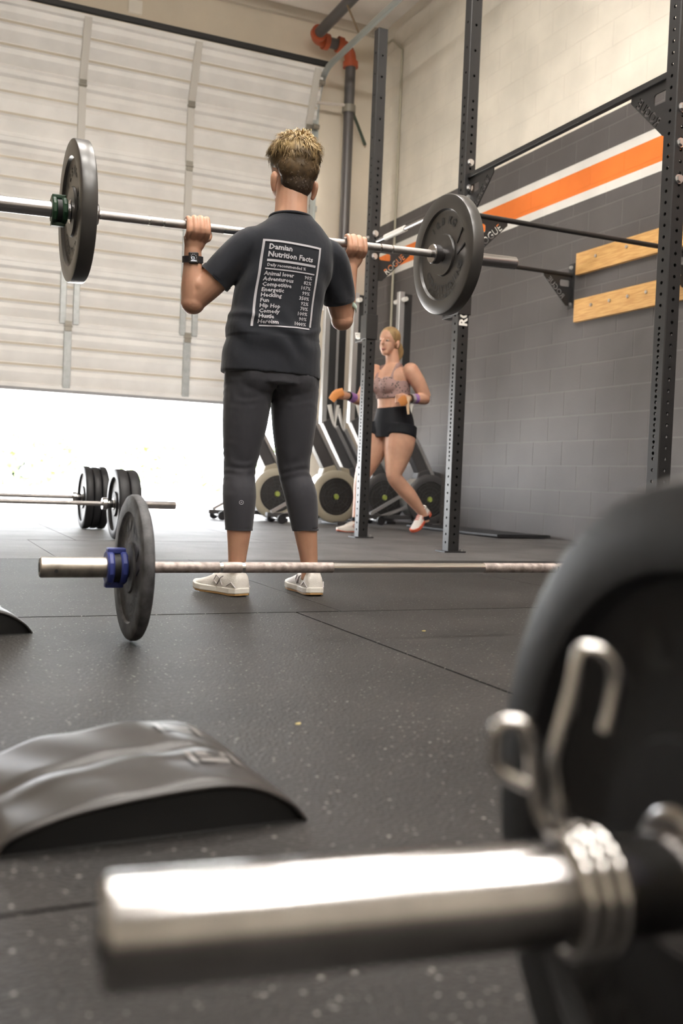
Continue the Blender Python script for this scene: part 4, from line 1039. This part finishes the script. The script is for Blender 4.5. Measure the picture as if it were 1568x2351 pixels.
f += 0.004 * np.sin((z * 42) + (x - 1.3) * 60) * np.exp(-((z - 1.10) / 0.08) ** 2) * np.clip((x - 1.28) / 0.10, 0, 1)
f += 0.006 * np.exp(-((z - 0.945 - 0.03 * np.sin(x * 14)) / 0.014) ** 2)
f += 0.0025 * np.sin(z * 24 + x * 20) * (z < 0.9)
f *= np.clip((1.34 - z) / 0.05, 0, 1)
co += nr * f[:, None]; me.vertices.foreach_set('co', co.ravel())
shirt = link_mesh('t_shirt', me, M_shirt, PA, 180)
MB().tube([(1.2255 + 0.0735 * math.cos(a), 3.281 + 0.0665 * math.sin(a), 1.326 + 0.006 * -math.sin(a)) for a in [i * 2 * PI / 36 for i in range(36)]], 0.0055, 8, closed=True).build('neckband', M_shirt, shirt, 60)
for (s, e, k, r) in ((sL, eL, 0.575, 0.0605), (sR, eR, 0.675, 0.0575)):
    c = s.lerp(e, k); MB().lathe([(r - 0.004, -0.008), (r + 0.0006, -0.009), (r + 0.001, 0.009), (r - 0.004, 0.008)], c, e - s, 36, True).build('sleeve_hem', M_shirt, shirt, 60)

# printed panel on the back of the shirt: projected on the cloth
bvh = BVHTree.FromPolygons([v.co[:] for v in me.vertices], [tuple(p.vertices) for p in me.polygons])
TL, TR, BL_, BR_ = V((1.100, 0, 1.222)), V((1.306, 0, 1.214)), V((1.066, 0, 0.924)), V((1.282, 0, 0.930))
def cloth(u, v):
    p = TL.lerp(TR, u).lerp(BL_.lerp(BR_, u), v)
    h_, nn, _, _ = bvh.ray_cast(V((p.x, 2.9, p.z)), V((0, 1, 0)))
    if h_ is None: h_ = V((p.x, 3.19, p.z)); nn = V((0, -1, 0))
    return h_ + V((0, -0.0016, 0)) + nn * 0.0008
pr = MB(); PWd, PHt = 0.205, 0.295
def strip(u0, v0, u1, v1):
    nu = max(1, int(abs(u1 - u0) * 26)); nv = max(1, int(abs(v1 - v0) * 34))
    vs = [cloth(u0 + (u1 - u0) * i / nu, v0 + (v1 - v0) * j / nv) for j in range(nv + 1) for i in range(nu + 1)]
    pr.add(vs, [(j * (nu + 1) + i, j * (nu + 1) + i + 1, (j + 1) * (nu + 1) + i + 1, (j + 1) * (nu + 1) + i) for j in range(nv) for i in range(nu)])
def words(s, u, v, size, bold, align='LEFT'):
    vs, fs = text2d(s, size, bold, align, 1)
    pr.add([cloth(u + a / PWd, v - b / PHt) for a, b in vs], fs)
strip(0, 0, 1, 0.024); strip(0, 0, 0.035, 1.0); strip(0.965, 0, 1, 0.97); strip(0.12, 0.985, 0.97, 1.0)
words('Damian', 0.10, 0.083, 0.0255, 0.0008); words('Nutrition Facts', 0.10, 0.170, 0.0255, 0.0008)
strip(0.10, 0.225, 0.93, 0.252); words('Daily recommended %', 0.11, 0.291, 0.0145, 0.0004); strip(0.09, 0.328, 0.93, 0.343)
rows_ = [('Animal lover', '90%'), ('Adventurous', '82%'), ('Competitive', '107%'), ('Energetic', '99%'), ('Heckling', '350%'), ('Fun', '92%'), ('Hip Hop', '70%'), ('Comedy', '100%'), ('Hustle', '90%'), ('Heroism', '1000%')]
for i, (a, b) in enumerate(rows_):
    v = 0.388 + i * 0.0618
    words(a, 0.09, v, 0.0190, 0.0005); words(b, 0.90, v, 0.0175, 0.0004, 'RIGHT')
pr.build('shirt_print', M_print, shirt, kind='stuff')

# hair: short crop, blond on top and dark at the nape
def hair_mat():
    m = bpy.data.materials.new('short_blond_hair'); m.use_nodes = True; nt = m.node_tree; N = nt.nodes; L = nt.links
    p = N['Principled BSDF']; p.inputs['Roughness'].default_value = 0.5; p.inputs['Specular IOR Level'].default_value = 0.35
    g = N.new('ShaderNodeNewGeometry'); sp_ = N.new('ShaderNodeSeparateXYZ'); L.new(g.outputs['Position'], sp_.inputs[0])
    n = N.new('ShaderNodeTexNoise'); n.inputs['Scale'].default_value = 60; L.new(g.outputs['Position'], n.inputs['Vector'])
    ad = N.new('ShaderNodeMath'); ad.operation = 'MULTIPLY_ADD'; ad.inputs[1].default_value = 0.10; L.new(n.outputs[0], ad.inputs[0]); L.new(sp_.outputs[2], ad.inputs[2])
    r = N.new('ShaderNodeMapRange'); r.inputs[1].default_value = 1.49; r.inputs[2].default_value = 1.69; L.new(ad.outputs[0], r.inputs[0])
    cr = N.new('ShaderNodeValToRGB'); e = cr.color_ramp.elements
    e[0].position = 0.0; e[0].color = (0.040, 0.026, 0.016, 1); e[1].position = 1.0; e[1].color = (0.46, 0.33, 0.15, 1)
    q = e.new(0.42); q.color = (0.14, 0.09, 0.04, 1); q = e.new(0.66); q.color = (0.34, 0.235, 0.10, 1)
    L.new(r.outputs[0], cr.inputs[0]); L.new(cr.outputs[0], p.inputs['Base Color'])
    return m
M_hairA = hair_mat()
cap = remesh([ell((1.238, 3.296, 1.542), (0.0865, 0.096, 0.078)), ell((1.240, 3.268, 1.458), (0.060, 0.050, 0.066)), ell((1.238, 3.256, 1.500), (0.076, 0.052, 0.066))], 0.005, 4)
cv = np.array([v.co[:] for v in cap.vertices]); cn = np.array([v.normal[:] for v in cap.vertices])
hair = link_mesh('hair', cap, M_hairA, PA, 180)
st = MB(); idx = np.where((cv[:, 2] > 1.41) & ~((cv[:, 1] > 3.36) & (cv[:, 2] < 1.56)))[0]
crown = V((1.245, 3.290, 1.615))
def strand(p, nn, ln, wd, lift_, jit):
    away = (p - crown); tang = (away - nn * away.dot(nn))
    if tang.length < 1e-4: tang = V((0, -1, 0))
    tang = tang.normalized() + V(jit); tang = (tang - nn * tang.dot(nn)).normalized()
    sd = nn.cross(tang).normalized() * wd
    q = [p - nn * 0.003, p + tang * ln * 0.35 + nn * ln * lift_ * 0.7, p + tang * ln * 0.75 + nn * ln * lift_ * 0.8, p + tang * ln * 1.05 + nn * ln * lift_ * 0.25]
    st.add([q[0] - sd, q[0] + sd, q[1] + sd, q[1] - sd, q[2] + sd * 0.7, q[2] - sd * 0.7, q[3]], [(0, 1, 2, 3), (3, 2, 4, 5), (5, 4, 6)])
for i in rng.choice(idx, 420):
    p = V(cv[i]); nn = V(cn[i]); top = min(1, max(0, (p.z - 1.46) / 0.11))
    jit = (rng.normal() * 0.6, rng.normal() * 0.6, rng.normal() * 0.3); ln = 0.008 + 0.025 * top * (0.6 + 0.7 * rng.random()); lf = 0.10 + (0.15 + 0.45 * max(0, nn.z)) * top * rng.random()
    for k in range(11):
        o_ = V(rng.normal(size=3)) * 0.0045 * (0.4 + top)
        pp = p + o_ - nn * o_.dot(nn)
        strand(pp, nn, ln * (0.8 + 0.4 * rng.random()), 0.0007 + 0.0007 * top, lf * (0.7 + 0.6 * rng.random()), tuple(j + rng.normal() * 0.12 for j in jit))
st.build('hair_strands', M_hairA, hair, 180, kind='stuff')

# shoes, watch, bandage, earring
M_stripe = mat('grey_emblem', (0.36, 0.33, 0.33), 0.5)
shoe(PA, (1.086, 3.225, 0), (0.995, 3.485, 0), M_shoew, M_shoemid, M_gum, accent=M_stripe)
shoe(PA, (1.352, 3.222, 0), (1.372, 3.497, 0), M_shoew, M_shoemid, M_gum, accent=M_stripe)
wc = eL.lerp(wL, 0.80); wax = (wL - eL).normalized()
watch = MB().lathe([(0.0335, -0.011), (0.036, -0.011), (0.036, 0.011), (0.0335, 0.011)], wc, wax, 32, True).build('watch', mat('black_strap', (0.02, 0.018, 0.02), 0.5), PA, 40, label='dark smart watch')
vd = V((-0.18, -1, 0)).normalized()
a_, u2, v2 = frame_from(vd, wax); Mw = Matrix((v2, a_, u2)).transposed().to_4x4(); Mw.translation = wc + vd * 0.034
MB().box((-0.017, -0.006, -0.0195), (0.017, 0.005, 0.0195), Mw).build('watch_case', mat('watch_case', (0.03, 0.025, 0.025), 0.25, 0.6), watch, bevel=0.004)
scr = MB(); scr.box((-0.0135, 0.0052, -0.016), (0.0135, 0.0058, 0.016), Mw); scr.build('watch_screen', mat('watch_screen', (0.01, 0.01, 0.012), 0.1), watch)
fc = MB()
for (x0, z0, x1, z1) in ((-0.010, -0.012, 0.010, -0.0095), (-0.002, -0.006, 0.008, -0.0045), (0.0065, -0.006, 0.008, 0.003), (-0.002, 0.0015, 0.008, 0.003), (-0.002, -0.006, -0.0005, 0.003)):
    fc.box((x0, 0.0058, z0), (x1, 0.0062, z1), Mw)
for q in range(10):
    t = q * PI / 5; fc.box((0.009 * math.cos(t) - 0.0008, 0.0058, 0.0015 + 0.0105 * math.sin(t) - 0.0008), (0.009 * math.cos(t) + 0.0008, 0.0062, 0.0015 + 0.0105 * math.sin(t) + 0.0008), Mw)
fc.build('watch_digits', mat('watch_digits', (0.6, 0.6, 0.65), 0.4, emit=((0.7, 0.75, 0.8), 0.5)), watch)
bw = MB(); c = eR.lerp(wR, 0.30); wx_ = (wR - eR).normalized(); a_, u2, v2 = frame_from(wx_, (0, -1, 0)); vs = []
for i in range(13):
    t = math.radians(-75 + i * 150 / 12)
    for hgt in (-0.009, 0.009): vs.append(c + wx_ * (hgt - 0.02 * math.sin(t)) + (u2 * math.cos(t) + v2 * math.sin(t)) * 0.0475)
bw.add(vs, [(2 * i, 2 * i + 2, 2 * i + 3, 2 * i + 1) for i in range(12)]); b_o = bw.build('bandage', mat('mint_bandage', (0.48, 0.60, 0.52), 0.6), PA, 60)
sm_ = b_o.modifiers.new('solid', 'SOLIDIFY'); sm_.thickness = 0.002; sm_.offset = 0
ell((1.156, 3.290, 1.436), (0.004, 0.004, 0.005)).build('earring', M_bolt, PA, 60)

# ------------------------------------------------------------------ the woman in shorts
PB = thing('person', (3.6, 7.25, 0), 'person with blond ponytail in sports bra and black shorts stepping behind the rig', 'person')
FB = V((-0.86, -0.51, 0)).normalized()
hcB = V((3.605, 7.245, 1.585))
bb = [limb([(3.675, 7.25, 0.80), (3.675, 7.25, 0.90), (3.665, 7.25, 1.05), (3.655, 7.25, 1.20), (3.650, 7.25, 1.31), (3.648, 7.25, 1.385)], [(0.150, 0.150), (0.158, 0.158), (0.128, 0.132), (0.135, 0.145), (0.105, 0.150), (0.06, 0.075)], ref=(1, 0, 0)),
      ell((3.585, 7.185, 1.205), (0.075, 0.08, 0.075)), ell((3.565, 7.275, 1.205), (0.07, 0.08, 0.075)),
      ell((3.755, 7.27, 0.86), (0.10, 0.13, 0.10)),
      limb([(3.65, 7.25, 1.34), (3.640, 7.248, 1.42), (3.625, 7.245, 1.50)], [0.066, 0.056, 0.055])]
bb += head_parts(hcB, FB)
arms = [([(3.735, 7.10, 1.325), (3.80, 7.085, 1.23), (3.875, 7.09, 1.115)], [(3.875, 7.09, 1.108), (3.80, 7.05, 1.10), (3.70, 7.02, 1.093)], (3.60, 7.0, 1.085)),
        ([(3.560, 7.40, 1.325), (3.50, 7.39, 1.21), (3.435, 7.37, 1.09)], [(3.435, 7.37, 1.085), (3.36, 7.33, 1.085), (3.28, 7.29, 1.10)], (3.19, 7.25, 1.10))]
for up_, fo, hnd in arms:
    bb.append(ell(up_[0], (0.066, 0.066, 0.066)))
    bb.append(limb(up_, [0.066, 0.062, 0.050])); bb.append(limb(fo, [0.048, 0.044, 0.030]))
    w_ = V(fo[-1]); hN = V(hnd); dr = (hN - w_).normalized(); sd = V((0, 0, 1)); nrm = dr.cross(sd).normalized()
    bb.append(limb([w_, w_.lerp(hN, 0.5), w_.lerp(hN, 0.85)], [(0.026, 0.020), (0.036, 0.02), (0.038, 0.019)], ref=(0, 0, 1), n=14))
    for i in range(4):
        o = sd * (0.026 - 0.0175 * i); b0 = w_.lerp(hN, 0.75) + o
        bb.append(limb([b0, b0 + dr * 0.038 + nrm * 0.006, b0 + dr * 0.042 + nrm * 0.034, b0 + dr * 0.012 + nrm * 0.044], [0.0105, 0.0105, 0.010, 0.0085], n=10, sub=3))
    b0 = w_.lerp(hN, 0.45) + sd * 0.03 + nrm * 0.012
    bb.append(limb([b0, b0 + dr * 0.03 + nrm * 0.02 + sd * 0.004, b0 + dr * 0.045 + nrm * 0.036 - sd * 0.016], [0.013, 0.0115, 0.0095], n=10, sub=3))
legsB = [([(3.700, 7.17, 0.86), (3.690, 7.16, 0.74), (3.665, 7.15, 0.60), (3.645, 7.14, 0.475), (3.70, 7.145, 0.405), (3.795, 7.15, 0.32), (3.885, 7.155, 0.225), (3.945, 7.16, 0.155), (3.965, 7.16, 0.10)], [0.125, 0.128, 0.100, 0.066, 0.062, 0.060, 0.044, 0.034, 0.034]),
         ([(3.60, 7.34, 0.86), (3.56, 7.34, 0.72), (3.50, 7.34, 0.57), (3.455, 7.34, 0.46), (3.452, 7.35, 0.37), (3.440, 7.35, 0.25), (3.415, 7.34, 0.12), (3.41, 7.34, 0.06)], [0.115, 0.115, 0.09, 0.064, 0.062, 0.05, 0.034, 0.034])]
for P, r in legsB: bb.append(limb(P, r))
bodyB = link_mesh('body', remesh(bb, 0.0055, 5), M_skinB, PB, 180)
face_on(bodyB, hcB - V((0, 0, 0.025)), FB)
M_short = mat('black_shorts', (0.013, 0.014, 0.018), 0.7, spec=0.2)
sh = [limb([(3.675, 7.25, 0.78), (3.676, 7.25, 0.90), (3.668, 7.25, 1.00), (3.664, 7.25, 1.035)], [(0.165, 0.165), (0.170, 0.168), (0.142, 0.146), (0.138, 0.142)], ref=(1, 0, 0), n=28), ell((3.757, 7.27, 0.86), (0.107, 0.137, 0.105)),
      limb([(3.70, 7.17, 0.88), (3.692, 7.162, 0.80), (3.69, 7.16, 0.785)], [0.135, 0.136, 0.136], n=24), limb([(3.60, 7.34, 0.88), (3.575, 7.34, 0.80), (3.57, 7.34, 0.785)], [0.125, 0.126, 0.125], n=24)]
link_mesh('shorts', remesh(sh, 0.007, 3), M_short, PB, 180)
# sports bra with a speckled print
def bra_mat():
    m = mat('spotted_pink_fabric', (0.34, 0.22, 0.20), 0.75)
    N = m.node_tree.nodes; L = m.node_tree.links; p = N['Principled BSDF']
    tc = N.new('ShaderNodeTexCoord'); v_n = N.new('ShaderNodeTexVoronoi'); v_n.inputs['Scale'].default_value = 42; L.new(tc.outputs['Object'], v_n.inputs['Vector'])
    r = N.new('ShaderNodeMapRange'); r.inputs[1].default_value = 0.25; r.inputs[2].default_value = 0.36; L.new(v_n.outputs['Distance'], r.inputs[0])
    mx = N.new('ShaderNodeMix'); mx.data_type = 'RGBA'; mx.inputs[6].default_value = (0.10, 0.085, 0.08, 1); mx.inputs[7].default_value = (0.36, 0.235, 0.22, 1)
    L.new(r.outputs[0], mx.inputs[0]); L.new(mx.outputs[2], p.inputs['Base Color']); return m
M_bra = bra_mat()
br = [limb([(3.662, 7.25, 1.105), (3.657, 7.25, 1.17), (3.653, 7.25, 1.235), (3.652, 7.25, 1.262)], [(0.138, 0.145), (0.140, 0.150), (0.136, 0.150), (0.118, 0.135)], ref=(1, 0, 0), n=28),
      ell((3.583, 7.184, 1.200), (0.081, 0.086, 0.079)), ell((3.563, 7.276, 1.200), (0.076, 0.086, 0.079)),
      limb([(3.58, 7.13, 1.24), (3.615, 7.135, 1.32), (3.655, 7.15, 1.372), (3.715, 7.18, 1.32), (3.735, 7.20, 1.24)], [(0.012, 0.022)] * 5, ref=(0, 1, 0), n=12),
      limb([(3.54, 7.32, 1.24), (3.57, 7.345, 1.32), (3.62, 7.35, 1.368), (3.69, 7.33, 1.32), (3.71, 7.30, 1.24)], [(0.012, 0.022)] * 5, ref=(0, 1, 0), n=12)]
link_mesh('sports_bra', remesh(br, 0.006, 3), M_bra, PB, 180)
M_hairB = mat('blond_hair', (0.46, 0.31, 0.14), 0.45, noise=0.0, col2=(0.22, 0.135, 0.06), nscale=18, stretch=(1, 1, 0.3), bump=0.3, bscale=60)
RtB = FB.cross(V((0, 0, 1))); MBx = Matrix((RtB, FB, V((0, 0, 1)))).transposed()
hb_ = [ell(hcB - FB * 0.012 + V((0, 0, 0.012)), (0.083, 0.096, 0.091), MBx), ell(hcB - FB * 0.05 - V((0, 0, 0.03)), (0.07, 0.055, 0.06), MBx),
       limb([hcB - FB * 0.085 - V((0, 0, 0.02)), hcB - FB * 0.125 - V((0, 0, 0.035)), hcB - FB * 0.150 - V((0, 0, 0.10)), hcB - FB * 0.135 - V((0, 0, 0.165))], [0.024, 0.035, 0.040, 0.014])]
hairB = link_mesh('hair', remesh(hb_, 0.006, 3), M_hairB, PB, 180)
MB().lathe([(0.026, -0.008), (0.033, -0.008), (0.033, 0.008), (0.026, 0.008)], hcB - FB * 0.098 - V((0, 0, 0.022)), -FB - V((0, 0, 0.3)), 20, True).build('hair_tie', M_letter, hairB, 40)
# wrist wraps, grips, bracelets
M_wrap = mat('purple_wrap', (0.22, 0.09, 0.36), 0.7, col2=(0.36, 0.20, 0.42), nscale=60); M_wrapg = mat('grey_wrap', (0.34, 0.30, 0.32), 0.7); M_grip = mat('orange_leather', (0.60, 0.24, 0.07), 0.6)
for q, (up_, fo, hnd) in enumerate(arms):
    w_, f1 = V(fo[-1]), V(fo[1]); ax = (w_ - f1).normalized(); c = w_ - ax * 0.035
    o = MB().lathe([(0.036, -0.034), (0.041, -0.034), (0.039, 0.0), (0.028, 0.0)], c, ax, 24, True).build('wrist_wrap', M_wrap, PB, 40)
    MB().lathe([(0.034, 0.0), (0.0395, 0.0), (0.037, 0.026), (0.028, 0.026)], c, ax, 24, True).build('wrap_end', M_wrapg if q == 0 else M_wrap, o, 40)
    MB().lathe([(0.028, 0.030), (0.036, 0.030), (0.036, 0.046), (0.028, 0.046)], c, ax, 20, True).build('bracelet', M_letter if q else mat('brown_strap', (0.06, 0.035, 0.02), 0.6), PB, 40)
    hN = V(hnd); dr = (hN - w_).normalized()
    if q == 0:
        limb([hN + V((0.03, -0.045, -0.005)), hN + V((0.0, -0.05, -0.02)), hN + V((-0.03, -0.045, -0.04))], [(0.035, 0.006), (0.04, 0.006), (0.03, 0.005)], ref=(0, 0, 1), n=12).build('hand_grip', M_grip, PB, 50)
        limb([w_ + V((-0.03, -0.035, 0.01)), w_ + V((-0.045, -0.045, -0.05)), w_ + V((-0.035, -0.045, -0.13))], [(0.016, 0.004), (0.014, 0.004), (0.010, 0.003)], ref=(1, 0, 0), n=10).build('grip_strap', mat('tan_strap', (0.62, 0.45, 0.30), 0.7), PB, 50)
    else:
        limb([hN + V((0.01, -0.03, 0.025)), hN + V((-0.05, -0.03, 0.0)), hN + V((-0.09, -0.03, -0.05))], [(0.030, 0.006), (0.036, 0.006), (0.03, 0.005)], ref=(0, 0, 1), n=12).build('hand_grip', M_grip, PB, 50)
M_shB = mat('white_mesh_shoe', (0.66, 0.62, 0.58), 0.6); M_coral = mat('coral_sole', (0.62, 0.12, 0.06), 0.5); M_olive = mat('olive_panel', (0.30, 0.27, 0.16), 0.6)
shoe(PB, (4.03, 7.20, 0.0), (3.838, 7.135, 0.004), M_shB, M_coral, M_coral, lift=0.72, length=0.255, accent=M_coral)
shoe(PB, (3.47, 7.35, 0), (3.225, 7.29, 0), M_shB, M_shoemid, M_coral, accent=M_coral)
MB().lathe([(0.036, -0.016), (0.041, -0.014), (0.040, 0.014), (0.035, 0.016)], (3.955, 7.16, 0.135), (0.3, 0, -1), 20, True).build('sock', M_short, PB, 40)
MB().lathe([(0.036, -0.016), (0.041, -0.014), (0.040, 0.014), (0.035, 0.016)], (3.413, 7.34, 0.105), (0, 0, -1), 20, True).build('sock', M_short, PB, 40)
